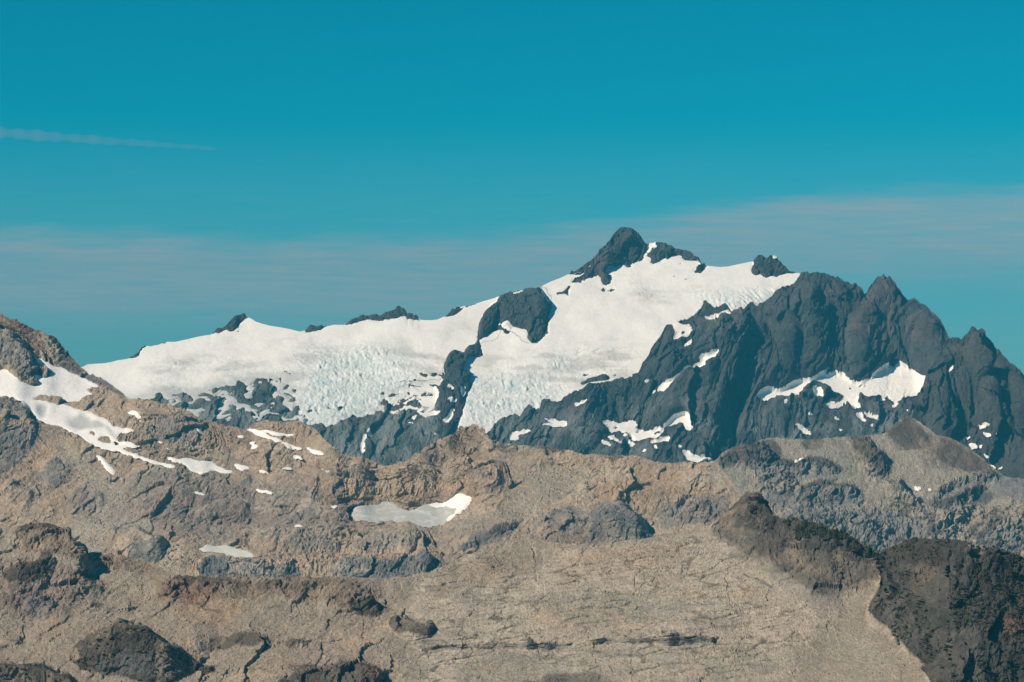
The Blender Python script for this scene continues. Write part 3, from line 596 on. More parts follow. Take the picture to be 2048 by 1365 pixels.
hsB = .85 * (h + 2.5 * sm) + 3.6 + 3.5 * (sm - .6) + 1.2 * ns + 2.5 * ss(B.px, 1700, 1760) * fbm(B.B, 16, 2, ridged=True) * ss(B.py, 755, 775)
def snow_obj(S, poly, hs_, al_, sp, wxy, holes=None, thr=.4):
    c = soft([poly], 1, holes or ()) if len(poly) > 12 else soft1([poly])
    return S.snow(samp(c, *wxy), hs_, al_, sp, thr)
for l, p in SN_B.items():
    a_ = alS if 'cream' not in l else alS * np.array([.62, .52, .42], F)
    snow_obj(B, p, hsB, a_, spec('snowfield' if 'snowfield' in l else 'snow_patch', l, 'snowfield' if 'snowfield' in l else 'snow patch', None), (wx, wy), HOLES_B)
L_B = ['snow dot at the lower tip of the diagonal snow ramp','lone snow dash on the dark wall above the tip of the ramp','short snow dash on the rocks between the forked patch and the glacier','leaf-shaped snow strip tucked under the saddle snowfield','jagged snow strip beside the leaf-shaped one under the saddle snowfield','outermost snow patch below the saddle snowfield, bent like a boot','broken snow bar below the hollow of the saddle snowfield','thin slanting snow tick under the broken bar','snow dot beside the slanting tick under the broken bar','snow speck just above the snow crescent','snow speck in the gully above the end of the crescent','square snow scrap below the upper arm of the largest snowfield','slanting snow strip under the neck of the largest snowfield','fainter snow strip parallel to the one under the neck','snow runnel trailing from the tail of the largest snowfield','thin level snow line beside the runnel at the tail','snow scrap below the runnel, on purple rock','snow speck off the pointed end of the largest snowfield','snow speck under the narrow arm of the largest snowfield','snow speck low on the rocks behind the brown ridge top','snow dash under the lobed edge of the largest snowfield','snow dash below the last lobe of the largest snowfield','faint level snow line on grey slabs under the square scrap','small snow fleck on grey slabs under the slanting strips','long thin snow scratch on slabs above the pale scree ridge','short snow scratch on slabs just above the pale scree ridge','snow tick beside the dirty cream scrap under the jagged ridge','snow fleck on the bare wall high above the largest snowfield','snow speck against the skyline of the brown ridge top']
for l, p in zip(L_B, SN_Bs):
    snow_obj(B, p, hsB + .8, alS, spec('snow_patch', l, 'snow patch', None, 'snow scraps on the rock wall'), (wx, wy), None, .33)

# ------------------------------------------------------------------ the dark peak at the right edge
CR_C = [(1700,1060),(1760,960),(1790,900),(1815,850),(1830,815),(1838,790),(1848,762),(1852,748),(1870,725),(1885,700),(1895,686),(1902,677),(1912,676),(1917,675),(1922,677),(1930,670),(1936,662),(1941,655),(1945,650),(1950,651),(1957,659),(1962,656),(1970,662),(1977,670),(1985,683),(1995,695),(2005,707),(2012,713),(2020,722),(2030,732),(2040,742),(2050,753),(2100,815),(2200,930),(2350,1010)]
cot = canvas() + .95
D_C = base_depth(9700.0, np.full(CW, 960.0), cot, 6)
for p in ([(1945,652),(1975,668),(1985,720),(1990,780),(1975,840),(1940,840),(1950,760),(1930,700)],[(1975,740),(1995,790),(2010,860),(2000,930),(1960,930),(1950,850),(1965,790)],[(1990,690),(2048,755),(2100,860),(2048,960),(2030,900),(2020,800)],[(1850,800),(1885,775),(1915,815),(1925,870),(1900,900),(1850,860),(1830,830)],[(2000,960),(2050,912),(2150,860),(2200,1000),(2050,1000)]):
    knob(D_C, p, .6, 12, .8)
C = Sheet(CR_C, np.full(CW, 1020.0), D_C, 1745, 2065, STEP, [(15,-15),(50,-70),(160,-220),(420,-400)], 2.6)
yc = C.yc; damp = .10 + .90 * ss(C.py - yc, 0, 40)
q = np.stack([C.B[..., 0] - .2 * C.B[..., 2] + fbm(C.B, 400, 2) * 60, C.B[..., 1] * .5, C.B[..., 2] * .32], -1)
SN_C = [[(1961,858),(1970,855),(1978,854),(1970,861),(1964,864)],[(1969,872),(1980,875),(1979,879),(1972,878)],[(1987,876),(1994,870),(1998,873),(1993,878)],[(1932,872),(1938,874),(1939,878)],[(1937,892),(1948,896),(1954,902),(1945,904),(1940,900)],[(1956,904),(1960,897),(1966,893),(1963,901)],[(1968,916),(1977,922),(1992,936),(1986,934)],[(1996,940),(2004,935),(2002,941)],[(1895,751),(1905,739),(1907,738),(1903,747)],[(1911,818),(1915,819),(1912,821)]]
wx, wy = C.warp(1.2, 22, 4)
sm = np.clip(blur(samp(soft(SN_C, 1), wx, wy), 2, 2) * 1.5, 0, 1)
fu = q[..., 0] + fbm(C.B, 90, 4, gain=.6, off=98) * 26; fv = C.B[..., 2] * .32 + C.B[..., 1] * .1 + fbm(C.B, 90, 4, gain=.6, off=99) * 16
v1 = ss(fbm(C.B, 260, 2, off=76), -.25, .25); v2 = ss(fbm(C.B, 140, 2, off=77), -.3, .2)
qf = np.stack([q[..., 0], C.B[..., 1] * .5, C.B[..., 2] * .16], -1)
h = damp * (36 * fbm(q, 300, 2, ridged=True, off=90) + 12 * fbm(q, 130, 2, ridged=True, off=91)) + (.2 + .8 * damp) * facet(fu, fv, 160, .46, 7) + (.35 + .65 * damp) * facet(fu, fv, 58, .40, 8, 3) * (.35 + .65 * v1) + facet(fu, fv, 22, .46, 9, 1.5) * (.25 + .75 * v2) + (.4 + .6 * v1) * 5 * fbm(qf, 24, 4, gain=.62, ridged=True, off=92) + 4 * fbm(C.B, 20, 4, gain=.68, off=93)
h = h * (1 - .5 * sm)
n1 = fbm(C.B, 280, 3, off=94); n2 = fbm(q, 60, 3, off=95)
alb = np.zeros(C.B.shape, F) + np.array([.072, .071, .068], F)
alb = mix(alb, (.108, .084, .077), ss(n1 + .3 * n2, .0, .4) * .8)
alb = mix(alb, (.115, .105, .088), ss(fbm(q, 160, 2, off=96), .2, .5) * .7)
alb *= (1 + .4 * n2)[..., None]
C.build(h, alb, MAT_FAR, [], spec('mountain', 'steep dark pyramid peak with bare flanks, beyond the rust-topped ridge', 'mountain'))
alS = np.zeros(C.B.shape, F) + np.array([.925, .895, .845], F)
L_C = ['angular snow scrap, highest of three on the pyramid peak flank','small snow scrap beside the oval one on the pyramid peak flank','oval snow scrap on the pyramid peak flank','snow fleck in the gully left of the three scraps','sagging snow patch low on the pyramid peak, above the rusty crest','curved snow hook beside the sagging patch','narrow snow strip along the rusty ridge crest','snow point at the end of the strip along the rusty crest','slanting snow tick high on the pyramid peak face','snow speck in the shaded hollow of the pyramid peak']
for l, p in zip(L_C, SN_C):
    snow_obj(C, p, h + 4 + 3 * sm, alS, spec('snow_patch', l, 'snow patch', None, 'snow scraps on the dark pyramid peak'), (wx, wy), None, .33)
# ================================================================== THE MIDDLE AND NEAR RIDGES
# bare-ground colours (albedo), a few also carrying painted shade or sunlight
CT = dict(tan=(.41,.318,.232), shaded_umber=(.115,.08,.066), grey=(.225,.215,.205), slate=(.155,.16,.165), purple=(.215,.165,.15), orange=(.40,.27,.165), rust=(.20,.105,.075),
          dark=(.055,.049,.042), green=(.045,.052,.036), scree=(.345,.30,.24), dust_and_sun=(.40,.36,.285), pale=(.48,.415,.33), brown=(.19,.14,.105), sage=(.27,.265,.215), heath=(.078,.073,.068))
def colour(S, base, regions, wamp=10, wwl=90, off=0, edge=.55):
    """regions: (type, weight, outline, softness px)"""
    a = np.zeros(S.B.shape, F) + np.array(CT[base], F)
    wx_, wy_ = S.warp(wamp, wwl, off); br = fbm(S.B, 26, 5, gain=.7, off=off + 7); bl = fbm(S.B, 80, 2, off=off + 8)
    mott = [fbm(S.B, 40, 4, gain=.7, off=off + 90 + 9 * k) for k in range(3)]
    for i, (t_, wt, poly, r) in enumerate(regions):
        c = soft([poly], r); m = samp(c, wx_, wy_)
        m = ss(m + edge * br + .5 * bl, .28, .74) * wt
        lo_ = .85 if t_ in ('dark', 'heath', 'slate') else .6
        m = m * (lo_ + (1 - lo_) * ss(mott[i % 3], -.25, .2))
        a = mix(a, CT[t_], m)
    return a

# ------------------------------------------------------------------ right middle ridge
CR_5 = [(1200,1120),(1300,1040),(1380,965),(1415,940),(1425,925),(1437,915),(1450,902),(1465,893),(1490,888),(1510,886),(1525,878),(1545,875),(1570,876),(1600,878),(1640,878),(1680,873),(1720,871),(1760,869),(1775,862),(1790,847),(1803,837),(1815,833),(1825,835),(1845,848),(1868,865),(1872,870),(1895,873),(1910,880),(1925,888),(1940,897),(1955,908),(1970,920),(1990,938),(2005,950),(2012,953),(2048,957),(2150,975),(2350,1000)]
cot = canvas() + 1.7
K5 = [(.75,10,[(1437,914),(1465,893),(1520,884),(1545,900),(1570,925),(1540,955),(1500,945),(1470,930),(1445,935)]),
 (.5,6,[(1500,935),(1560,920),(1620,918),(1660,925),(1690,945),(1640,950),(1600,955),(1560,950),(1520,958)]),
 (.5,6,[(1500,965),(1560,950),(1590,955),(1600,975),(1560,990),(1520,985)]),
 (.45,6,[(1590,975),(1640,968),(1690,968),(1725,990),(1700,1005),(1640,1010),(1600,1005)]),
 (.8,10,[(1700,880),(1740,878),(1770,910),(1785,945),(1760,960),(1720,945),(1700,915)]),
 (.5,6,[(1765,965),(1800,955),(1820,985),(1840,1005),(1840,1025),(1790,1010),(1770,990)]),
 (.45,7,[(1867,980),(1920,955),(1980,940),(2000,950),(1990,965),(1940,970),(1880,995),(1865,1005)]),
 (.45,7,[(1865,1015),(1900,990),(1960,975),(1990,975),(1950,1000),(1880,1025)]),
 (.45,7,[(1930,1070),(1960,1030),(2000,1035),(2048,1020),(2100,1010),(2100,1110),(1960,1100)]),
 (.5,7,[(1860,1050),(1920,1010),(1960,1000),(1940,1040),(1900,1080),(1850,1090)]),
 (.5,6,[(1560,1060),(1640,1030),(1740,1035),(1800,1050),(1760,1100),(1620,1090)])]
D_5 = base_depth(7100.0, np.full(CW, 1130.0), cot, 6)
for c_, r_, p in K5: knob(D_5, p, c_, r_, .85)
S5 = Sheet(CR_5, np.full(CW, 1140.0), D_5, 1330, 2065, STEP, [(15,-8),(60,-40),(200,-150),(500,-350)], 1.6)
yc = S5.yc; damp = .15 + .85 * ss(S5.py - yc, 0, 30)
REG5 = [('scree',1,[(1520,880),(1780,868),(1870,880),(1880,960),(1850,1010),(1760,1000),(1700,960),(1560,930)],8),
 ('sage',.7,[(1440,930),(1500,930),(1500,990),(1440,985)],8),('sage',.6,[(1600,885),(1700,880),(1730,960),(1690,990),(1650,930)],8),
 ('dark',.85,[(1430,925),(1465,893),(1545,880),(1565,905),(1560,925),(1520,945),(1480,925),(1450,935)],5),
 ('grey',.95,[(1500,930),(1570,918),(1650,925),(1690,950),(1620,955),(1550,965),(1510,960)],5),
 ('dark',.8,[(1530,925),(1570,915),(1640,915),(1690,940),(1680,945),(1630,925),(1560,930)],3),
 ('dark',.8,[(1510,955),(1560,945),(1590,950),(1590,958),(1530,962)],3),
 ('grey',.95,[(1520,985),(1600,975),(1690,968),(1730,995),(1720,1010),(1560,1020)],5),('grey',.8,[(1590,975),(1640,970),(1680,980),(1660,1000),(1600,1000)],4),
 ('dark',.85,[(1595,972),(1640,966),(1690,966),(1725,988),(1720,994),(1690,978),(1640,975),(1600,980)],3),
 ('dark',.7,[(1560,985),(1590,982),(1590,990),(1560,992)],2),
 ('brown',.8,[(1700,878),(1730,876),(1760,900),(1785,935),(1780,960),(1750,940),(1710,915)],5),('dark',.6,[(1720,885),(1750,900),(1780,940),(1775,950),(1740,920)],4),
 ('brown',.98,[(1768,868),(1815,828),(1868,866),(1860,890),(1830,900),(1800,905),(1790,880)],5),('dark',.8,[(1785,858),(1815,838),(1825,880),(1808,900),(1800,880)],4),
 ('dark',.8,[(1832,852),(1850,860),(1865,880),(1850,890),(1840,875)],4),('dust_and_sun',.9,[(1820,834),(1868,864),(1870,868),(1862,868),(1830,845)],1),  # pale strip right of the peak: sunlight on the slab painted in
 ('brown',.7,[(1860,870),(1910,880),(1960,915),(1990,940),(1960,945),(1920,940),(1870,935),(1850,900)],6),('rust',.6,[(1870,872),(1910,880),(1960,915),(1985,936),(1950,925),(1905,900)],4),('purple',.8,[(1840,930),(1880,910),(1930,930),(1910,945),(1870,940)],5),
 ('grey',.95,[(1865,985),(1920,955),(1990,940),(2060,960),(2060,1010),(1980,1000),(1900,1020),(1862,1030)],5),
 ('dark',.75,[(1870,1000),(1920,985),(1970,975),(1975,982),(1920,1000),(1875,1010)],3),('dark',.75,[(1925,935),(1960,930),(1965,940),(1930,942)],2),('dark',.8,[(1960,940),(1990,940),(2005,955),(1990,960),(1970,950)],3),
 ('dark',.6,[(1940,1010),(1990,985),(1990,995),(1950,1020)],3),
 ('grey',.9,[(1560,1020),(1700,1010),(1800,1030),(1860,1040),(1860,1100),(1700,1110),(1560,1070)],8),
 ('brown',.85,[(1940,1075),(1980,1045),(2010,1035),(1990,1060),(1950,1090)],3),('tan',.7,[(1930,1040),(2000,1020),(2060,995),(2060,1010),(1980,1040),(1940,1050)],4),
 ('grey',.9,[(1965,1070),(2010,1050),(2060,1050),(2060,1100),(1960,1100)],5),('dark',.6,[(2020,955),(2035,955),(2035,963),(2022,962)],2),
 ('purple',.6,[(1800,985),(1830,1000),(1840,1020),(1810,1010)],4)]
alb = colour(S5, 'scree', REG5, 5, 70, 3)
q = np.stack([S5.B[..., 0], S5.B[..., 1] * .6, S5.B[..., 2] * .45], -1)
rock = samp(soft([p for _, _, p in K5], 6), S5.px, S5.py)
low = ss(S5.py, 985, 1030)
rockw = np.clip(.14 + .8 * rock + .6 * low, 0, 1.0)
fu = S5.B[..., 0] - .3 * S5.B[..., 2] + fbm(S5.B, 40, 3, off=117) * 14; fv = S5.B[..., 2] * .55 + S5.B[..., 1] * .2 + fbm(S5.B, 40, 3, off=118) * 9
h = 1.25 * rockw * (5 * fbm(q, 75, 3, ridged=True, off=110) * damp + facet(fu, fv, 46, .25, 10, .6) * damp + facet(fu, fv, 18, .38, 11, 1.) + facet(fu, fv * .75, 8, .55, 12, .7) + facet(fu, fv, 4.5, .45, 26, .3) + 2.0 * fbm(S5.B, 9, 3, gain=.65, off=112)) + damp * 10 * fbm(S5.B, 160, 2, off=113)
# cracks and ledges with dark heath
crk = 1 - ss(np.abs(fbm(q * np.array([.7, .7, 1.6], F), 60, 3, off=114)), .02, .10)
qst = np.stack([S5.B[..., 0] - .25 * S5.B[..., 2] + fbm(S5.B, 90, 2, off=167) * 20, S5.B[..., 1] * .3, S5.B[..., 2] * .12], -1)
st5 = fbm(qst, 20, 4, gain=.65, off=168)
pkw = samp(soft([[(1765,868),(1790,845),(1815,825),(1835,838),(1850,870),(1840,895),(1812,905),(1795,890)],[(1690,872),(1735,868),(1765,905),(1780,940),(1745,925),(1712,900)],[(1600,874),(1650,872),(1650,890),(1615,900)],[(1880,868),(1940,890),(2000,940),(1960,945),(1900,935),(1870,905)]], 6), *S5.warp(6, 40, 12))
pkw = ss(pkw + .5 * fbm(S5.B, 24, 4, gain=.7, off=169), .3, .75)
alb = mix(alb, CT['brown'], ss(st5, .05, .4) * .6 * (1 - low)); alb = mix(alb, CT['dust_and_sun'], ss(-st5, .1, .45) * .6 * (1 - low) * (1 - rock) * (1 - pkw))
alb = mix(alb, (.12, .092, .072), pkw * (.55 + .45 * ss(st5, -.2, .2)))
h = h + (1 - low) * 2.5 * st5 * damp
n2 = fbm(S5.B, 20, 3, off=115); n4 = fbm(S5.B, 8, 2, off=116)
alb = mix(alb, CT['dark'], np.maximum(crk, ss(fbm(S5.B * np.array([.5, .6, 1.8], F), 34, 4, gain=.65, off=119), .12, .3)) * np.clip(low + .5 * rock, 0, 1) * .8 * ss(n2 + .35, 0, .4))
alb = mix(alb, CT['purple'], ss(n2, .15, .5) * low * .5)
alb *= (1 + .35 * n2 * rockw + .42 * n4)[..., None]
h = h - 2.5 * crk * low
pk = soft([[(1420,945),(1437,900),(1470,880),(1530,870),(1560,900),(1575,925),(1540,950),(1500,945),(1470,930)]], 1)
S5.build(h, alb, MAT_MID, [(samp(pk, S5.px, S5.py), spec('rock_peak', 'dark heath-covered rock knob at the end of the pale scree ridge', 'rock peak'))], spec('ridge', 'pale scree ridge with a brown pointed top and grey slab ledges', 'ridge'))
alS = np.zeros(S5.B.shape, F) + np.array([.9, .87, .81], F)
wx, wy = S5.warp(.8, 20, 2)
for p, l in (([(1586,921),(1608,919),(1606,923),(1592,924)], 'thin snow strip on the scree above the dark ledge'), ([(1828,976),(1842,977),(1840,980),(1830,979)], 'short snow dash in the scree bowl, beside its twin'), ([(1846,978),(1863,979),(1860,982),(1848,981)], 'second snow dash in the scree bowl, next to the slab cleft')):
    snow_obj(S5, p, h + 2, alS, spec('snow_patch', l, 'snow patch', None), (wx, wy), None, .33)

# ------------------------------------------------------------------ the tan ridge with the red peak
CR_6 = [(-320,470),(-100,565),(0,623),(8,632),(15,634),(20,640),(28,638),(33,637),(37,643),(43,647),(46,645),(55,650),(65,657),(72,660),(80,660),(90,668),(97,672),(103,670),(110,675),(118,684),(125,692),(133,702),(142,712),(150,722),(157,730),(162,736),(170,740),(180,748),(185,746),(192,752),(205,758),(215,765),(230,775),(240,782),(248,790),(256,797),(285,800),(310,803),(335,808),(350,815),(370,820),(385,828),(400,838),(415,843),(440,848),(470,853),(485,858),(498,852),(515,845),(530,840),(545,843),(570,843),(600,843),(612,852),(630,858),(640,868),(650,880),(665,892),(680,905),(690,912),(710,914),(735,918),(750,927),(770,933),(790,930),(815,920),(830,908),(850,895),(870,883),(890,872),(905,868),(920,855),(940,852),(955,852),(965,857),(975,868),(985,880),(1000,886),(1020,888),(1040,890),(1060,893),(1090,893),(1110,897),(1130,900),(1150,905),(1165,909),(1200,909),(1230,912),(1260,912),(1290,918),(1310,924),(1340,926),(1370,924),(1400,925),(1428,922),(1440,935),(1456,955),(1472,975),(1490,1000),(1540,1060),(1700,1200),(2350,1400)]
cot = canvas() + 1.75
cot += (.85 - cot) * soft([[(-320,400),(0,560),(60,640),(170,740),(250,795),(200,770),(100,730),(60,700),(0,690),(-320,640)]], 10)
cot += (2.6 - cot) * soft([ell(820,1040,130,22),ell(450,1105,70,14),ell(500,1065,160,14),ell(760,1085,160,12),ell(180,820,110,45)], 8)
cot += (.95 - cot) * soft([[(640,945),(760,950),(850,940),(900,960),(920,985),(860,1005),(780,1005),(700,1010),(640,1000)]], 10)
D_6 = base_depth(5500.0, np.full(CW, 1170.0), cot, 6)
PK_L = [(-60,600),(0,655),(25,665),(50,690),(60,715),(66,735),(85,745),(88,756),(60,768),(78,772),(40,765),(10,740),(-60,740)]
K6 = [(.5,7,PK_L),(.6,5,[(60,670),(75,668),(105,690),(115,720),(118,734),(90,722),(72,705),(62,690)]),
 (.8,6,[(30,748),(45,748),(65,760),(78,770),(75,776),(55,770),(40,762)]),(.8,4,[(172,781),(178,777),(200,778),(215,778),(230,790),(200,786)]),
 (.6,4,[(67,796),(75,793),(85,796),(88,804),(78,806),(68,803)]),(.9,4,[(97,798),(110,797),(122,804),(118,812),(104,806)]),
 (.7,9,[(-60,795),(20,797),(45,805),(60,820),(75,850),(80,880),(60,905),(30,940),(-60,980)]),
 (.8,9,[(80,930),(110,915),(140,930),(150,960),(120,990),(80,975)]),(.8,9,[(20,960),(70,980),(60,1040),(0,1040),(-40,1000)]),
 (.8,9,[(90,990),(160,980),(215,1000),(210,1030),(150,1045),(90,1030)]),
 (.7,8,[(300,860),(350,835),(380,840),(410,860),(400,890),(330,900)]),(.7,6,[(330,850),(345,842),(370,850),(385,870),(360,885),(335,880)]),
 (.8,6,[(235,880),(260,868),(300,870),(310,895),(270,900),(240,895)]),(.8,6,[(225,845),(255,835),(275,840),(285,858),(240,860)]),
 (.8,8,[(500,855),(530,842),(600,845),(620,870),(600,885),(540,870)]),
 (.8,7,[(310,895),(400,890),(460,900),(470,930),(380,918),(320,915)]),(.8,7,[(470,905),(540,890),(590,905),(600,930),(520,940),(470,930)]),
 (.8,7,[(330,960),(420,945),(500,950),(510,985),(430,1000),(350,985)]),(.8,7,[(540,950),(600,945),(640,960),(640,1000),(580,1005),(540,985)]),
 (.55,5,[(240,1075),(270,1055),(300,1068),(320,1075),(330,1092),(335,1112),(325,1128),(300,1140),(250,1130),(235,1100)]),
 (.75,6,[(390,1020),(440,1005),(500,1010),(500,1040),(420,1050),(380,1042)]),(.5,4,[(572,1030),(590,1018),(600,1035),(598,1052),(580,1052)]),(.5,4,[(605,1030),(640,1030),(665,1035),(650,1048),(610,1052)]),
 (.4,5,[(395,1125),(430,1115),(480,1118),(530,1132),(570,1130),(610,1150),(560,1158),(440,1158),(400,1150)]),
 (.4,5,[(660,1140),(690,1118),(730,1113),(800,1118),(850,1112),(880,1122),(860,1145),(820,1158),(740,1158),(680,1152)]),
 (.5,6,[(900,1100),(940,1075),(990,1050),(1030,1042),(1040,1058),(1010,1075),(960,1095),(920,1110)]),
 (.5,6,[(1060,1045),(1100,1030),(1150,1035),(1180,1030),(1180,1060),(1120,1070),(1070,1060)]),
 (.42,8,[(1170,1060),(1190,1020),(1210,1008),(1240,1008),(1270,1025),(1300,1055),(1318,1078),(1270,1095),(1200,1095),(1160,1085)]),
 (.7,5,[(1220,1010),(1232,990),(1245,995),(1250,1012)]),
 (.6,6,[(700,1085),(760,1062),(830,1060),(850,1090),(790,1105),(720,1105)]),(.6,6,[(560,1085),(640,1070),(690,1080),(680,1105),(590,1110)]),
 (.7,8,[(880,875),(940,853),(970,862),(990,885),(1000,905),(940,910),(870,910)]),(.6,4,[(1000,888),(1030,890),(1045,905),(1010,908)]),
 (.7,6,[(1370,1000),(1420,1000),(1430,1030),(1370,1050),(1330,1045)])]
for c_, r_, p in K6: knob(D_6, p, c_, r_, (.8 if c_ in (.42, .55) else .55) if c_ < .56 else .42)
S6 = Sheet(CR_6, np.full(CW, 1180.0), D_6, -20, 1500, STEP, [(12,-10),(50,-50),(180,-180),(450,-380)], 1.2)
yc = S6.yc; damp = .22 + .78 * ss(S6.py - yc, 0, 25)
REG6 = [('grey',.55,[(150,960),(420,940),(700,990),(700,1090),(400,1080),(150,1060)],20),('purple',.5,[(300,985),(560,970),(640,1020),(560,1060),(330,1040)],16),
 ('dust_and_sun',.8,[(170,950),(230,980),(300,1040),(300,1090),(200,1110),(120,1070),(200,1030)],10),('scree',.9,[(90,870),(130,880),(190,930),(240,1000),(230,1040),(190,980),(140,920)],8),
 ('grey',.9,[(-60,650),(20,665),(55,700),(66,740),(85,750),(60,765),(20,735),(-60,745)],4),('slate',.6,[(60,740),(85,745),(88,757),(68,765),(60,755)],3),
 ('shaded_umber',.95,[(-320,440),(0,600),(60,640),(110,670),(165,735),(120,730),(105,690),(60,690),(20,665),(-320,600)],5),('rust',.9,[(-40,590),(10,625),(30,640),(70,662),(105,680),(118,735),(85,720),(55,682),(25,655)],4),('brown',.95,[(60,650),(110,670),(170,745),(255,798),(200,770),(130,740),(110,700)],4),('slate',.85,[(150,735),(180,748),(256,798),(230,790),(170,762),(130,742),(120,700)],4),  # crest band: dark rock plus the peak's shadows, painted into the colour
 ('dark',.4,[(100,672),(120,690),(165,742),(160,752),(120,735),(112,700)],3),  # gully of the left peak: its shade painted as darker rock
 ('grey',.9,[(-60,795),(30,798),(57,815),(55,830),(20,850),(-60,850)],4),('grey',.9,[(-60,860),(30,862),(85,855),(80,890),(60,910),(20,945),(-60,960)],5),('tan',.8,[(0,830),(45,825),(45,850),(0,858)],4),
 ('brown',.6,[(60,830),(85,845),(90,870),(70,880),(50,855)],4),('orange',0.34,[(85,870),(110,880),(120,905),(60,960),(0,990),(0,970),(60,920)],6),
 ('grey',.9,[(95,925),(115,915),(145,930),(150,950),(110,975),(80,960)],5),('brown',.5,[(30,960),(70,940),(90,950),(60,1000),(20,1020)],6),
 ('grey',.8,[(290,850),(340,830),(390,840),(410,865),(380,890),(310,895)],8),('brown',.45,[(240,900),(320,900),(420,930),(380,945),(260,925)],8),
 ('brown',.4,[(420,840),(490,855),(520,880),(540,900),(470,910),(400,890)],10),('orange',0.41,[(480,900),(560,895),(600,910),(560,940),(500,930)],10),
 ('orange',0.38,[(500,850),(600,845),(640,870),(600,890),(540,880)],8),('rust',.4,[(570,915),(640,920),(650,940),(580,940)],8),
 ('orange',0.56,[(640,960),(720,960),(780,980),(900,970),(950,950),(960,1000),(940,1030),(920,1010),(860,1008),(760,1000),(700,1015),(650,1000)],16),('orange',0.45,[(900,950),(940,940),(980,990),(940,1020),(920,985)],8),
 ('rust',.55,[(640,1000),(690,995),(710,1015),(670,1020)],6),('orange',0.41,[(1180,925),(1400,930),(1440,980),(1380,1000),(1250,1000),(1190,980)],20),('rust',.55,[(1395,960),(1430,965),(1440,985),(1410,975)],6),('orange',0.45,[(1200,985),(1240,985),(1235,1010),(1200,1005)],6),
 ('dust_and_sun',.7,[(1050,940),(1170,930),(1180,960),(1080,1020),(1000,1035),(1010,990)],14),('scree',.9,[(690,1050),(900,1052),(1000,1020),(1080,1020),(1000,1050),(900,1075),(720,1065)],8),
 ('brown',.7,[(880,875),(940,853),(970,862),(1000,890),(1090,893),(1160,908),(1000,915),(900,900)],7),('dark',.75,[(965,862),(985,878),(1005,890),(1100,893),(1140,902),(1080,903),(1010,905),(990,892)],3),('dark',.6,[(1215,912),(1240,912),(1250,922),(1220,925)],3),
 ('slate',1.,[(1165,1080),(1185,1020),(1210,1008),(1245,1008),(1275,1030),(1318,1080),(1270,1095),(1180,1095)],4),('grey',.9,[(1060,1050),(1110,1025),(1180,1025),(1180,1060),(1120,1068)],5),('slate',.8,[(900,1105),(945,1075),(1030,1040),(1042,1055),(960,1098),(920,1112)],4),('dark',.6,[(1080,1040),(1110,1025),(1130,1028),(1100,1045)],3),('dark',.7,[(980,1060),(1010,1045),(1030,1045),(1010,1065),(980,1078)],3),
 ('brown',.7,[(1120,1075),(1180,1068),(1210,1078),(1190,1090),(1130,1088)],4),
 ('slate',1.,[(395,1130),(430,1118),(500,1125),(560,1132),(610,1150),(600,1160),(400,1160)],4),('slate',1.,[(655,1150),(690,1118),(800,1118),(860,1112),(880,1125),(850,1150),(780,1160),(680,1156)],4),('grey',.7,[(700,1090),(760,1065),(840,1062),(850,1095),(720,1108)],6),('grey',.7,[(560,1085),(640,1070),(690,1085),(620,1110)],6),
 ('slate',.8,[(265,1085),(310,1075),(332,1100),(330,1130),(290,1140),(250,1120)],4),('tan',.8,[(200,1090),(260,1060),(310,1070),(270,1085),(220,1105)],4),('slate',.6,[(570,1030),(600,1030),(660,1035),(650,1050),(580,1055)],4),('brown',.6,[(350,1020),(440,1005),(520,1020),(480,1045),(380,1045)],8),
 ('grey',.9,[(1320,1020),(1430,1000),(1460,1000),(1440,1050),(1330,1060)],6),('dark',.6,[(1330,1030),(1400,1005),(1430,1010),(1380,1030)],4),('dust_and_sun',.9,[(1425,925),(1445,940),(1440,985),(1425,960)],4)]
alb = colour(S6, 'tan', REG6, 7, 70, 5)
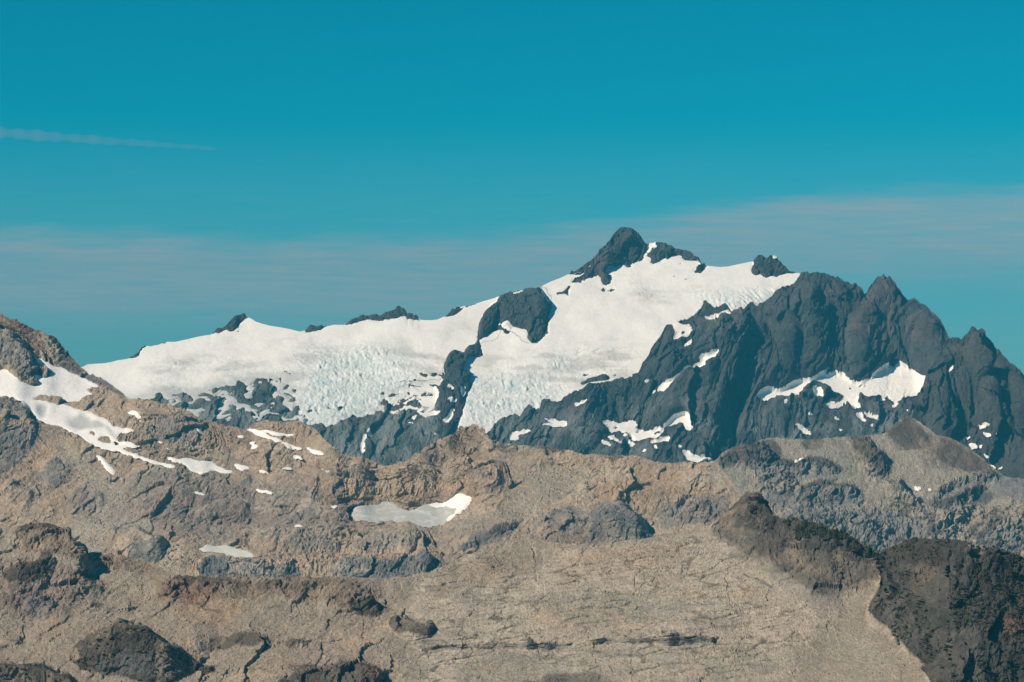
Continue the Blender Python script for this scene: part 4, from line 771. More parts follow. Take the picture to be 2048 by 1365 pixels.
# snow and old ice
SN6 = [
 ('snowfield','clean white snowfield sweeping down from under the red rock peak',[[(0,742),(8,738),(15,742),(28,752),(40,763),(55,770),(65,774),(75,774),(78,768),(66,752),(85,756),(100,754),(105,745),(90,735),(72,722),(66,713),(80,720),(100,730),(135,742),(160,756),(185,768),(208,778),(190,777),(178,777),(172,781),(176,786),(205,787),(190,790),(172,796),(160,803),(145,804),(132,803),(124,801),(120,798),(108,797),(95,798),(90,792),(75,793),(66,798),(68,804),(88,806),(92,800),(100,808),(118,812),(135,815),(148,819),(165,825),(185,828),(205,836),(217,843),(222,850),(228,857),(245,860),(285,857),(297,860),(262,864),(242,866),(235,872),(232,878),(238,886),(262,886),(280,893),(258,896),(240,895),(250,902),(262,908),(285,916),(300,922),(315,926),(335,930),(352,936),(346,938),(325,934),(310,931),(290,922),(270,917),(258,911),(240,903),(215,899),(195,894),(180,887),(165,877),(155,870),(145,867),(130,858),(118,852),(105,852),(85,845),(70,832),(65,827),(57,817),(40,803),(28,795),(15,794),(-30,793),(-30,742)]]),
 ('snow_patch','broad white snow tongue with a ragged edge on the tan ridge',[[(335,919),(355,922),(382,919),(392,922),(410,924),(430,930),(445,938),(460,942),(465,945),(450,948),(440,947),(425,943),(412,947),(400,950),(385,945),(378,938),(368,930),(355,926)]]),
 ('snow_patch','wedge of snow beside the broad ragged tongue',[[(470,931),(485,933),(500,940),(475,940)]]),
 ('snow_patch','flat snow lens on the tan rocks past the wedge',[[(512,941),(530,944),(544,949),(525,948)]]),
 ('snow_patch','thin curved snow thread above the orange slope',[[(557,940),(575,937),(597,941),(575,941)]]),
 ('snow_patch','thin bent snow thread on the saddle of the tan ridge',[[(637,939),(650,942),(667,941),(655,945)]]),
 ('snow_patch','long forked snow streak just under the flat orange crest',[[(492,858),(510,860),(530,862),(545,865),(560,868),(587,869),(585,874),(565,873),(545,871),(530,867),(540,874),(560,881),(566,886),(545,881),(530,877),(518,872),(508,866)]]),
 ('snow_patch','thin slanting snow streak continuing below the forked one',[[(560,887),(580,892),(608,895),(600,899),(575,897)]]),
 ('snow_patch','straight snow streak sloping down to the ridge saddle',[[(613,896),(635,904),(657,911),(656,916),(635,910),(618,902)]]),
 ('snow_patch','zigzag scrap of snow on brown rock below the forked streak',[[(497,886),(510,885),(508,892),(518,894),(510,900),(502,900),(507,893)]]),
 ('snow_patch','snow fleck on brown rock above the zigzag scrap',[[(475,875),(483,871),(485,877),(477,879)]]),
 ('snow_patch','hooked snow patch over a rock knob beside the snowfield',[[(251,829),(262,825),(275,826),(280,833),(281,846),(277,841),(272,832),(258,831)]]),
 ('snow_patch','small snow fleck on rubble above the hooked patch',[[(232,823),(243,818),(248,820),(237,826)]]),
 ('snow_patch','tapering snow finger lying in a scree gully',[[(191,910),(200,914),(210,924),(220,934),(229,950),(222,953),(214,943),(206,930)]]),
 ('snow_patch','short snow wedge above the rust stain on the tan ridge',[[(585,911),(598,914),(606,922),(590,919)]]),
 ('snow_patch','faint curved snow line at the head of a small scree fan',[[(510,979),(525,984),(546,988),(540,990),(520,986)]]),
 ('snow_patch','thin snow line along a grey ledge in the tan ridge',[[(376,988),(395,986),(414,993),(405,994),(392,989)]]),
 ('snow_patch','bright snow fleck at the foot of a shaded rock step',[[(587,1055),(600,1052),(610,1057),(600,1061)]]),
 ('snow_patch','small snow wedge beside the grey ice patch',[[(662,1012),(672,1012),(686,1018),(678,1021),(668,1018)]]),
 ('snow_patch','white snow corner at the end of the grey ice patch',[[(860,1012),(885,1008),(900,1000),(912,993),(910,990),(922,989),(930,992),(945,995),(938,1008),(930,1020),(915,1030),(900,1043),(893,1045),(898,1035),(912,1026),(922,1016),(905,1019),(890,1015)]]),
 ('ice_patch','grey dirty ice patch under the orange cliff, shaped like a pond',[[(703,1030),(710,1017),(725,1014),(745,1012),(757,1013),(763,1005),(775,1004),(790,1010),(800,1018),(815,1023),(830,1022),(845,1013),(862,1009),(890,1008),(912,1005),(928,1008),(920,1025),(900,1043),(890,1050),(870,1053),(840,1052),(800,1048),(770,1043),(730,1042),(708,1040)]]),
 ('ice_patch','pale greenish ice patch lying above the dark cliff band',[[(385,1101),(400,1099),(412,1092),(440,1095),(450,1093),(475,1098),(495,1103),(508,1115),(505,1121),(470,1118),(440,1110),(415,1105)]]),
 ('snow_patch','snow sliver in the shade of the grey crags near the ridge crest',[[(392,858),(400,862),(408,870),(400,870)]]),
 ('snow_patch','thin slanting snow seam among the tan crags',[[(372,886),(382,892),(392,898),(385,896)]]),
 ('snow_patch','pale snow fleck among the crags below the grey knob',[[(310,878),(322,884),(326,892),(318,888)]]),
 ('snow_patch','snow fleck at the foot of a purple crag',[[(334,896),(342,902),(343,908),(336,904)]]),
]
HOLES6 = [[(175,864),(186,864),(192,869),(188,876),(180,870)],[(194,878),(205,873),(215,873),(222,880),(222,889),(205,888),(196,884)],[(225,886),(235,884),(240,893),(232,894)],[(96,797),(110,796),(123,803),(120,813),(104,806)]]
wx, wy = S6.warp(1.5, 20, 4)
alls = samp(soft([p for s_ in SN6 for p in s_[2]], 1, HOLES6), wx, wy); sm = np.clip(blur(alls, 2, 2) * 1.25, 0, 1)
fl = samp(soft([p for t_, _, p, _ in REG6 if t_ in ('scree', 'dust_and_sun')], 6), S6.px, S6.py)
q = np.stack([S6.B[..., 0] - .2 * S6.B[..., 2] + fbm(S6.B, 150, 2, off=118) * 25, S6.B[..., 1] * .6, S6.B[..., 2] * .42], -1)
cl = samp(soft([[(640,945),(760,950),(850,940),(920,960),(1000,930),(1000,985),(900,1010),(780,1005),(640,1010)],[(395,1115),(880,1110),(880,1160),(395,1160)],[(560,1060),(850,1055),(850,1108),(560,1110)],[(250,840),(420,840),(440,900),(250,900)],[(-60,640),(90,700),(90,770),(-60,760)]], 10), S6.px, S6.py)
rough = (1 - .72 * fl)
fu = S6.B[..., 0] - .35 * S6.B[..., 2] + fbm(S6.B, 40, 3, off=134) * 14; fv = S6.B[..., 2] * (.62 - .3 * cl) + S6.B[..., 1] * .22 + fbm(S6.B, 40, 3, off=135) * 9
v1 = ss(fbm(S6.B, 130, 2, off=136), -.2, .25); v2 = ss(fbm(S6.B, 70, 2, off=137), -.25, .2)
qf = np.stack([q[..., 0], S6.B[..., 1] * .5, S6.B[..., 2] * .2], -1)
h = 1.0 * rough * ((.5 + .6 * cl) * 5 * fbm(q, 70, 2, ridged=True, off=120) * damp + facet(fu, fv, 70, .16, 13) * damp + facet(fu, fv, 27, .20, 28, .3) * (.3 + .7 * v1) + facet(fu, fv, 11, .30, 14, .7) * (.2 + .8 * v2) + (.3 + 1.9 * cl) * 2.6 * fbm(qf, 12, 3, gain=.65, ridged=True, off=121) + (.4 + .6 * v1) * 3.4 * fbm(S6.B, 18, 4, gain=.72, off=122)) + damp * 9 * fbm(S6.B, 190, 2, off=123) + fl * .5 * fbm(S6.B, 7, 2, off=124)
# bedding: ledges dipping two ways, broken by noise; sharp riser, flat tread
wb = fbm(S6.B, 90, 4, gain=.6, off=138)
def saw(t): return (t - np.floor(t)) - .5
b1 = saw((S6.B[..., 2] + .30 * S6.B[..., 0] + 14 * wb) / 15.0); b2 = saw((S6.B[..., 2] + .22 * S6.B[..., 0] + 14 * wb) / 6.5); b3 = saw((S6.B[..., 2] * .55 - .55 * S6.B[..., 0] + 16 * wb) / 11.0)
dm = ss(fbm(S6.B, 170, 2, off=164), -.1, .15)
h = h + rough * (1 - .6 * cl) * ((1 - dm) * (4.2 * b1 * (.3 + .7 * v1) + 2.2 * b2 * (.3 + .7 * v2)) + dm * 3.4 * b3 * (.3 + .7 * v1))
h = h * (1 - .85 * sm) - 1.2 * sm - 6 * samp(soft([ell(160,848,30,18),ell(84,822,12,16)], 6), S6.px, S6.py)
n2 = fbm(S6.B, 34, 3, off=126); n4 = fbm(S6.B, 9, 3, gain=.7, off=127); n5 = fbm(S6.B, 110, 3, off=128)
alb = mix(alb, CT['purple'], ss(n5 + .5 * n2, .1, .55) * .5 * rough); alb = mix(alb, CT['pale'], ss(-n5 + .5 * n4, .1, .5) * .6)
n6 = fbm(S6.B, 55, 4, gain=.65, off=172); n7 = fbm(S6.B, 150, 3, off=173)
alb = mix(alb, CT['grey'], ss(n6 + .5 * n7, .08, .45) * .55 * rough); alb = mix(alb, CT['dust_and_sun'], ss(-n6 + .4 * n7, .12, .5) * .5); alb = mix(alb, (.30, .215, .185), ss(n7 - .4 * n6, .15, .45) * .4)
alb = mix(alb, CT['brown'], ss(n2 + .6 * n4, .3, .8) * .55 * rough)
hp = ss(fbm(S6.B * np.array([.7, .7, 1.5], F), 30, 5, gain=.72, off=139), .22, .40)
alb = mix(alb, (.135, .115, .10), hp * .42 * (1 - .6 * fl))
alb *= (1 + .42 * n4 + .15 * n2)[..., None]
red = soft([[(-320,450),(0,600),(60,640),(175,735),(262,795),(255,800),(205,778),(160,757),(135,744),(100,732),(66,714),(85,745),(88,757),(60,770),(40,763),(15,742),(0,738),(-320,700)]], 1)
S6.build(h, alb, MAT_MID, [(samp(red, S6.px, S6.py), spec('rock_peak', 'rust-red and grey rock peak above the clean snowfield', 'rock peak')),
  (samp(soft([[(1150,1090),(1180,1020),(1210,1005),(1232,985),(1250,1005),(1275,1025),(1322,1080),(1270,1097),(1180,1097)]], 1), S6.px, S6.py), spec('rock_knoll', 'smooth slate-grey rock dome at the edge of the pale slabs', 'rock knoll')),
  (samp(soft([[(235,1100),(245,1075),(270,1055),(310,1068),(335,1092),(338,1120),(325,1132),(290,1145),(245,1135)]], 1), S6.px, S6.py), spec('rock_knoll', 'small tan and grey crag with a steep shaded side, behind the brown hill', 'rock knoll'))],
  spec('ridge', 'long tan and orange rocky ridge with snow streaks', 'ridge'))
alS = np.zeros(S6.B.shape, F) + np.array([.90, .88, .85], F)
ns = fbm(S6.B * np.array([.6, .6, 1.3], F), 22, 3, off=130)
alS = mix(alS, (.76, .74, .71), ss(ns, .15, .6) * .4)
alS = mix(alS, (.58, .55, .50), ss(.8 - sm + .5 * ns, .1, .8) * .55)
old = samp(soft([[(139,846),(148,835),(160,829),(178,835),(190,843),(203,848),(210,854),(190,858),(175,860),(158,860),(145,855)],[(72,812),(85,808),(95,815),(92,830),(85,838),(78,830)],[(205,852),(218,855),(228,868),(232,880),(222,872),(212,860)]], 2), wx, wy)
alS = mix(alS, (.40, .43, .42), old * (.75 + .3 * ns))
hs6 = .12 * h + 1.6 + 2.2 * (sm - .6) + 2.0 * fbm(S6.B, 90, 2, off=131) * sm + .5 * ns
hs6 = hs6 - 3.5 * samp(soft([ell(160,848,24,14),ell(84,822,9,14)], 5), S6.px, S6.py)
for nm, l, pl_ in SN6:
    a_ = alS
    if nm == 'ice_patch':
        nn = fbm(S6.B * np.array([.7, .7, 1.2], F), 14, 3, off=133)
        a_ = mix(alS * 0 + (np.array([.46, .47, .44], F) if 'grey' in l else np.array([.60, .62, .55], F)), (.66, .67, .65), ss(nn, -.05, .5) * .8)
    snow_obj(S6, pl_[0], hs6 + (.6 if 'corner' in l else 0) + (.8 if len(pl_[0]) < 9 else 0), a_, spec(nm, l, {'snowfield':'snowfield','ice_patch':'ice patch'}.get(nm, 'snow patch'), None), (wx, wy), HOLES6, .34 if len(pl_[0]) < 9 else .42)

# ------------------------------------------------------------------ the near slopes
CR_8 = [(-320,1020),(-100,1065),(0,1072),(10,1062),(22,1057),(60,1048),(85,1046),(105,1052),(125,1057),(138,1056),(141,1070),(155,1082),(168,1087),(176,1104),(200,1105),(230,1110),(260,1115),(300,1125),(330,1140),(345,1147),(390,1153),(450,1154),(530,1157),(580,1156),(640,1152),(700,1154),(790,1158),(830,1153),(860,1143),(890,1130),(920,1115),(950,1103),(985,1090),(1010,1082),(1040,1077),(1080,1080),(1110,1085),(1150,1088),(1200,1088),(1240,1084),(1290,1078),(1312,1073),(1370,1062),(1420,1050),(1440,1035),(1460,1015),(1480,995),(1492,982),(1503,978),(1515,980),(1528,992),(1540,1010),(1548,1028),(1555,1035),(1575,1040),(1585,1036),(1600,1038),(1620,1045),(1645,1050),(1660,1065),(1675,1063),(1695,1065),(1715,1078),(1730,1095),(1750,1106),(1760,1108),(1772,1102),(1780,1095),(1795,1085),(1812,1073),(1830,1073),(1850,1077),(1870,1080),(1900,1080),(1920,1081),(1935,1089),(1960,1095),(2000,1100),(2020,1108),(2048,1114),(2150,1125),(2350,1150)]
cot = canvas() + 2.4
cot += (1.5 - cot) * soft([[(1400,1060),(1500,960),(1600,1010),(1760,1090),(1760,1180),(1640,1200),(1520,1140)]], 14)
cot += (1.5 - cot) * soft([[(-320,1020),(180,1060),(180,1180),(140,1240),(-320,1250)]], 14)
cot += (1.7 - cot) * soft([[(300,1150),(660,1150),(780,1230),(700,1240),(520,1210),(320,1200)]], 12)
HILL = [(1735,1400),(1870,1400),(1850,1328),(1825,1312),(1805,1292),(1788,1280),(1783,1265),(1768,1255),(1745,1246),(1736,1230),(1741,1213),(1751,1188),(1760,1163),(1766,1140),(1768,1118),(1780,1094),(1795,1084),(1812,1070),(1920,1070),(2000,1090),(2060,1100),(2379,1140),(2379,1500),(1900,1500),(1870,1400)]
HILL = HILL[2:-1] + [(1900,1420)]
KNOLL = [(142,1325),(146,1308),(165,1287),(190,1271),(210,1261),(235,1248),(260,1244),(280,1247),(300,1258),(320,1272),(340,1288),(370,1302),(400,1318),(428,1328),(438,1345),(405,1350),(360,1358),(330,1375),(280,1370),(220,1350),(160,1340)]
KNOLL2 = [(-60,1322),(10,1327),(60,1332),(100,1338),(135,1348),(165,1368),(175,1420),(-60,1420)]
KNOLL3 = [(560,1368),(590,1352),(615,1338),(650,1336),(680,1330),(720,1322),(750,1335),(770,1365),(760,1400),(580,1400)]
D_8 = base_depth(2900.0, np.full(CW, 1420.0), cot, 6)
K8 = [(.55,7,KNOLL,.9),(.6,7,KNOLL2,.9),(.7,7,KNOLL3,.8),(.75,10,HILL,.95),
 (.6,6,[(0,1175),(20,1150),(60,1128),(100,1108),(115,1130),(100,1165),(60,1190),(10,1200)],.8),(.6,6,[(95,1180),(130,1170),(170,1165),(215,1180),(200,1200),(150,1215),(100,1200)],.7),(.6,6,[(40,1225),(60,1195),(95,1195),(120,1215),(100,1245),(60,1250)],.7),
 (.6,5,[(140,1060),(155,1080),(175,1103),(172,1112),(140,1105),(120,1085),(100,1065)],.7),
 (.6,6,[(305,1180),(325,1165),(350,1180),(360,1210),(330,1222),(308,1205)],.7),
 (.55,6,[(500,1172),(560,1158),(620,1158),(660,1175),(640,1195),(580,1205),(520,1200)],.7),(.55,5,[(690,1205),(720,1195),(745,1195),(768,1215),(760,1235),(720,1235),(695,1230)],.8),(.5,5,[(770,1245),(790,1232),(830,1240),(870,1250),(870,1280),(820,1285),(785,1272)],.8),
 (.55,5,[(430,1285),(470,1272),(530,1268),(560,1285),(540,1305),(470,1305)],.7),(.55,5,[(560,1290),(590,1278),(640,1275),(610,1300),(570,1310)],.7),
 (.3,2,[(820,1296),(900,1290),(960,1288),(1000,1284),(1100,1284),(1150,1280),(1150,1290),(1080,1298),(980,1300),(900,1300)],1.0),(.3,2,[(1160,1285),(1265,1276),(1300,1270),(1350,1265),(1400,1266),(1440,1272),(1440,1280),(1410,1285),(1380,1288),(1290,1287),(1200,1291)],1.0),
 (.6,8,[(1440,1042),(1480,995),(1503,978),(1520,985),(1545,1025),(1560,1050),(1530,1075),(1480,1075)],.8),(.6,7,[(1570,1045),(1600,1038),(1650,1052),(1690,1065),(1740,1100),(1720,1120),(1660,1110),(1600,1085)],.7),
 (.7,12,[(1930,1130),(1975,1115),(1972,1200),(1968,1290),(1930,1300),(1915,1220),(1920,1160)],.6)]
for c_, r_, p, t_ in K8: knob(D_8, p, c_, r_, t_ if t_ > .75 else .45)
S8 = Sheet(CR_8, np.full(CW, 1425.0), D_8, -20, 2065, STEP, [(8,-5),(40,-30),(150,-120),(350,-260)], 1.2)
yc = S8.yc; damp = .25 + .75 * ss(S8.py - yc, 0, 20)
SLAB = [(870,1150),(960,1105),(1100,1098),(1250,1092),(1400,1068),(1470,1090),(1540,1150),(1620,1200),(1640,1240),(1580,1320),(1540,1425),(800,1425),(840,1320),(800,1240),(820,1190)]
REG8 = [('brown',.25,[(-60,1240),(140,1180),(330,1150),(560,1150),(820,1180),(830,1320),(760,1425),(-60,1425)],40),('pale',.85,SLAB,16),('sage',.55,[(1050,1190),(1200,1180),(1350,1190),(1400,1230),(1250,1250),(1060,1230)],14),('sage',.5,[(900,1320),(1100,1310),(1250,1330),(1250,1400),(900,1400)],16),('sage',.4,[(1400,1290),(1540,1280),(1540,1400),(1380,1400)],16),
 ('brown',.45,[(860,1150),(960,1108),(1080,1100),(1150,1120),(1000,1160),(860,1200)],14),('tan',.6,[(1100,1110),(1300,1095),(1400,1100),(1300,1140),(1120,1150)],14),
 ('dark',.92,[(1430,1050),(1475,1000),(1503,978),(1530,990),(1550,1032),(1600,1038),(1700,1066),(1765,1106),(1750,1140),(1690,1120),(1620,1110),(1540,1075),(1470,1065)],10),('brown',.4,[(1480,1070),(1560,1080),(1700,1130),(1760,1150),(1740,1190),(1640,1170),(1540,1130)],14),('grey',.6,[(1520,1120),(1620,1150),(1700,1190),(1640,1220),(1560,1180)],14),
 ('heath',.8,[(1400,1078),(1440,1030),(1503,970),(1560,1025),(1640,1040),(1770,1100),(1762,1165),(1700,1190),(1640,1178),(1560,1145),(1480,1108)],26),('scree',1.,[(1755,1165),(1740,1215),(1735,1240),(1780,1275),(1800,1295),(1870,1345),(1880,1425),(1580,1425),(1600,1340),(1660,1270),(1720,1200)],6),('dust_and_sun',.6,[(1650,1300),(1740,1260),(1800,1330),(1780,1425),(1640,1425)],12),
 ('heath',1.,HILL,5),('dark',.8,[(1768,1110),(1812,1072),(1935,1085),(1930,1130),(1850,1140),(1790,1130)],10),('dark',.75,[(1930,1100),(2060,1110),(2060,1425),(1960,1425),(1960,1250)],14),('brown',.6,[(1830,1130),(1900,1130),(1860,1190),(1820,1190)],10),('rust',.5,[(1985,1170),(2060,1170),(2060,1210),(2000,1220)],10),('rust',.5,[(1990,1240),(2060,1235),(2060,1275),(2010,1275)],8),('green',.7,[(1830,1200),(1880,1210),(1890,1260),(1850,1270)],10),('dust_and_sun',.6,[(1930,1090),(1970,1092),(1975,1115),(1940,1120)],8),('tan',.6,[(1940,1180),(1965,1175),(1975,1190),(1945,1195)],6),
 ('brown',.75,[(10,1062),(85,1046),(140,1058),(178,1105),(260,1115),(340,1146),(300,1150),(180,1130),(60,1100)],8),('dark',.75,[(40,1055),(85,1046),(138,1057),(140,1070),(110,1065),(60,1062)],4),('tan',.7,[(40,1090),(80,1085),(100,1095),(70,1115),(40,1110)],6),
 ('purple',.8,[(-60,1120),(60,1120),(140,1130),(160,1180),(120,1240),(60,1240),(-60,1180)],12),('dark',.85,[(0,1150),(40,1130),(100,1105),(112,1115),(90,1140),(100,1150),(60,1165),(20,1165)],5),('slate',.7,[(40,1235),(65,1195),(100,1195),(120,1215),(90,1240)],6),('brown',.7,[(140,1140),(190,1150),(220,1170),(190,1185),(150,1170)],6),
 ('brown',.8,[(310,1160),(470,1155),(500,1160),(660,1155),(770,1200),(760,1240),(640,1200),(520,1200),(460,1190),(340,1215),(305,1200)],8),('rust',.6,[(320,1170),(400,1165),(450,1180),(380,1210),(330,1205)],8),('dark',.7,[(340,1152),(460,1155),(500,1175),(440,1172),(350,1160)],5),('dark',.7,[(500,1160),(560,1155),(640,1162),(650,1185),(560,1195),(510,1190)],8),('dark',.8,[(690,1200),(745,1194),(770,1212),(755,1235),(710,1228)],5),('dark',.8,[(775,1240),(800,1232),(840,1245),(870,1260),(860,1272),(800,1270)],5),
 ('orange',0.60,[(340,1210),(400,1200),(470,1195),(500,1215),(450,1250),(380,1245),(345,1235)],12),('orange',0.34,[(80,1240),(130,1245),(150,1270),(90,1285),(60,1265)],10),('orange',0.38,[(520,1330),(580,1320),(620,1300),(560,1345),(520,1350)],10),
 ('dark',.9,KNOLL,4),('slate',.5,[(180,1330),(260,1300),(400,1330),(430,1340),(330,1360),(200,1350)],8),('tan',.6,[(146,1310),(160,1300),(165,1320),(155,1330)],4),('dark',.9,KNOLL2,4),('dark',.85,KNOLL3,5),('rust',.5,[(720,1330),(760,1325),(770,1360),(730,1370)],6),
 ('dark',.75,[(380,1285),(430,1278),(470,1270),(530,1268),(550,1280),(520,1292),(440,1298)],5),('dark',.6,[(560,1290),(590,1280),(630,1276),(610,1290),(580,1302)],4),
 ('grey',.7,[(820,1296),(960,1289),(1150,1283),(1150,1291),(1080,1299),(900,1301)],2),('grey',.7,[(1180,1286),(1300,1272),(1400,1268),(1430,1280),(1300,1288)],2),('dark',.6,[(1080,1350),(1200,1345),(1210,1380),(1090,1380)],8)]
alb = colour(S8, 'scree', REG8, 7, 45, 6)
slabw = samp(soft([SLAB], 14), S8.px, S8.py); hillw = samp(soft([HILL], 4), S8.px, S8.py)
darkw = samp(soft([p for t_, _, p, _r in REG8 if t_ in ('dark', 'brown', 'purple', 'slate', 'heath') and _ > .46], 8), S8.px, S8.py)
screew = samp(soft([[(1755,1165),(1740,1215),(1735,1240),(1780,1275),(1800,1295),(1870,1345),(1880,1425),(1580,1425),(1600,1340),(1660,1270),(1720,1200)]], 8), S8.px, S8.py) * (1 - hillw)
q = np.stack([S8.B[..., 0] - .3 * S8.B[..., 2] + fbm(S8.B, 90, 2, off=140) * 12, S8.B[..., 1] * .6, S8.B[..., 2] * .5], -1)
rough = np.clip((.5 + .6 * darkw + .7 * hillw) * (1 - .85 * screew) * (1 - .7 * slabw), 0, 1.3)
fu = S8.B[..., 0] - .3 * S8.B[..., 2] + fbm(S8.B, 22, 3, off=146) * 8; fv = S8.B[..., 2] * .6 + S8.B[..., 1] * .25 + fbm(S8.B, 22, 3, off=147) * 5
v1 = ss(fbm(S8.B, 70, 2, off=148), -.2, .25); v2 = ss(fbm(S8.B, 38, 2, off=149), -.25, .2)
qf = np.stack([q[..., 0], S8.B[..., 1] * .5, S8.B[..., 2] * .22], -1)
h = 1.1 * rough * ((2.6 + 3.5 * hillw) * fbm(q, 40, 2, ridged=True, off=141) * damp + facet(fu, fv, 38, .18 + .1 * hillw, 16) * damp + facet(fu, fv, 15, .24, 29, .2) * (.3 + .7 * v1) + facet(fu, fv, 6, .34, 17, .4) * (.2 + .8 * v2) + (.3 + .9 * darkw) * 1.3 * fbm(qf, 9, 3, gain=.65, ridged=True, off=142) + (.4 + .6 * v1) * 1.9 * fbm(S8.B, 10, 4, gain=.72, off=143)) + damp * 6 * fbm(S8.B, 120, 2, off=144) + .3 * fbm(S8.B, 4, 2, off=145)
def saw8(zz, xx, lam): t = (S8.B[..., 2] * zz + S8.B[..., 0] * xx + 8 * wb8) / lam; return (t - np.floor(t)) - .5
wb8 = fbm(S8.B, 60, 4, gain=.6, off=165); dm8 = ss(fbm(S8.B, 90, 2, off=166), -.1, .15)
h = h + rough * (1 - .8 * hillw) * ((1 - dm8) * (2.4 * saw8(1, .2, 8.) * (.3 + .7 * v1) + 1.2 * saw8(1, .15, 3.4) * (.3 + .7 * v2)) + dm8 * 1.9 * saw8(.6, -.45, 6.) * (.3 + .7 * v1))
# the polished slabs: joints running across, a few diagonal, edges stepped
wz = fbm(S8.B, 60, 3, off=150); wz2 = fbm(S8.B, 14, 3, off=151)
su = S8.B[..., 0] + 10 * wz; sv = S8.B[..., 2] * 2.1 + S8.B[..., 1] * .1 - .10 * S8.B[..., 0] + 9 * wz + 1.6 * wz2
t1, e1 = facet(su * .17, sv, 12, .05, 19, ret=True); t2, e2 = facet(su * .22 + 1.5 * wz2, sv, 5.0, .05, 20, ret=True)
t3, e3 = facet(su * .8 - sv * .5, sv * .6 + su * .3, 30, .05, 30, ret=True)
brk = ss(fbm(S8.B, 55, 3, off=155), -.2, .2); brk2 = ss(fbm(S8.B, 30, 3, off=156), -.05, .25)
j1 = (1 - ss(e1, .025, .11)) * (.35 + .65 * brk); j2 = (1 - ss(e2, .03, .13)) * brk2 * .75; j3 = (1 - ss(e3, .01, .035)) * ss(fbm(S8.B, 45, 2, off=157), .18, .35)
t4, e4 = facet(su * .30 + wz2, sv, 2.7, .05, 31, ret=True); j4 = (1 - ss(e4, .03, .16)) * ss(fbm(S8.B, 24, 3, off=174), -.15, .2) * .55
jn = np.maximum(np.maximum(np.maximum(j1, j2), j3), j4)
h = h + slabw * (2.2 * saw8(1, -.05, 4.2) * (.3 + .7 * brk) + 1.3 * saw8(1, -.04, 1.9) * (.3 + .7 * brk2) - .5 * j4 - 1.3 * j1 - .7 * j2 - 1.2 * j3 + 1.5 * t1 + 1.0 * t2 + .5 * fbm(S8.B, 9, 3, gain=.7, off=158) * brk2)
n2 = fbm(S8.B, 22, 3, off=160); n4 = fbm(S8.B, 5.5, 3, gain=.7, off=161); n5 = fbm(S8.B, 70, 3, off=162)
n8 = fbm(S8.B * np.array([.5, .6, 1.4], F), 40, 4, gain=.65, off=175)
alb = mix(alb, CT['grey'], slabw * ss(n8, .08, .45) * .45); alb = mix(alb, (.33, .25, .18), slabw * ss(-n8, .15, .5) * .5)
alb = mix(alb, (.13, .11, .085), slabw * jn * .8); alb = mix(alb, CT['tan'], ss(n5 + .3 * n2, .05, .45) * .7 * (1 - hillw) * (1 - .5 * darkw))
alb = mix(alb, CT['brown'], ss(n2 + .5 * n4 - .3 * n5, .12, .6) * .6 * (1 - slabw) * (1 - screew) * (1 - hillw))
alb = mix(alb, CT['grey'], ss(n2 + .5 * n4, .2, .7) * .22 * darkw * (1 - .5 * hillw))
alb = mix(alb, CT['dark'], hillw * ss(n5 + .5 * n2, -.05, .35) * .75)
hp = ss(fbm(S8.B * np.array([.7, .7, 1.6], F), 18, 5, gain=.72, off=163), .20, .38)
alb = mix(alb, CT['dark'], hp * .5 * (1 - .75 * slabw) * (1 - .85 * screew))
alb *= (1 + .45 * n4 + .2 * n2)[..., None]
S8.build(h, alb, MAT_NEAR, [(samp(soft([HILL], 1), S8.px, S8.py), spec('hill', 'dark scrub-covered rocky hill beside the pale scree gully', 'hill')),
 (samp(soft([KNOLL], 1), S8.px, S8.py), spec('rock_knoll', 'rounded dark rock knoll standing in pale rubble', 'rock knoll')),
 (samp(soft([KNOLL2], 1), S8.px, S8.py), spec('rock_knoll', 'dark scrubby rock hump below the rounded knoll', 'rock knoll')),
 (samp(soft([[(1425,1055),(1480,960),(1530,960),(1550,1030),(1600,1020),(1770,1090),(1768,1120),(1740,1150),(1640,1125),(1540,1090),(1480,1075)]], 1), S8.px, S8.py), spec('rock_peak', 'dark pointed crag with a scrubby crest running down to the hill', 'rock peak')),
 (samp(soft([[(-320,1000),(140,1030),(190,1090),(345,1140),(300,1165),(220,1200),(130,1250),(-320,1260)]], 1), S8.px, S8.py), spec('hill', 'brown and purple rocky hill with dark cliffs', 'hill'))],
 spec('slope', 'pale cracked rock slabs and tan rubble slope', 'slope'))

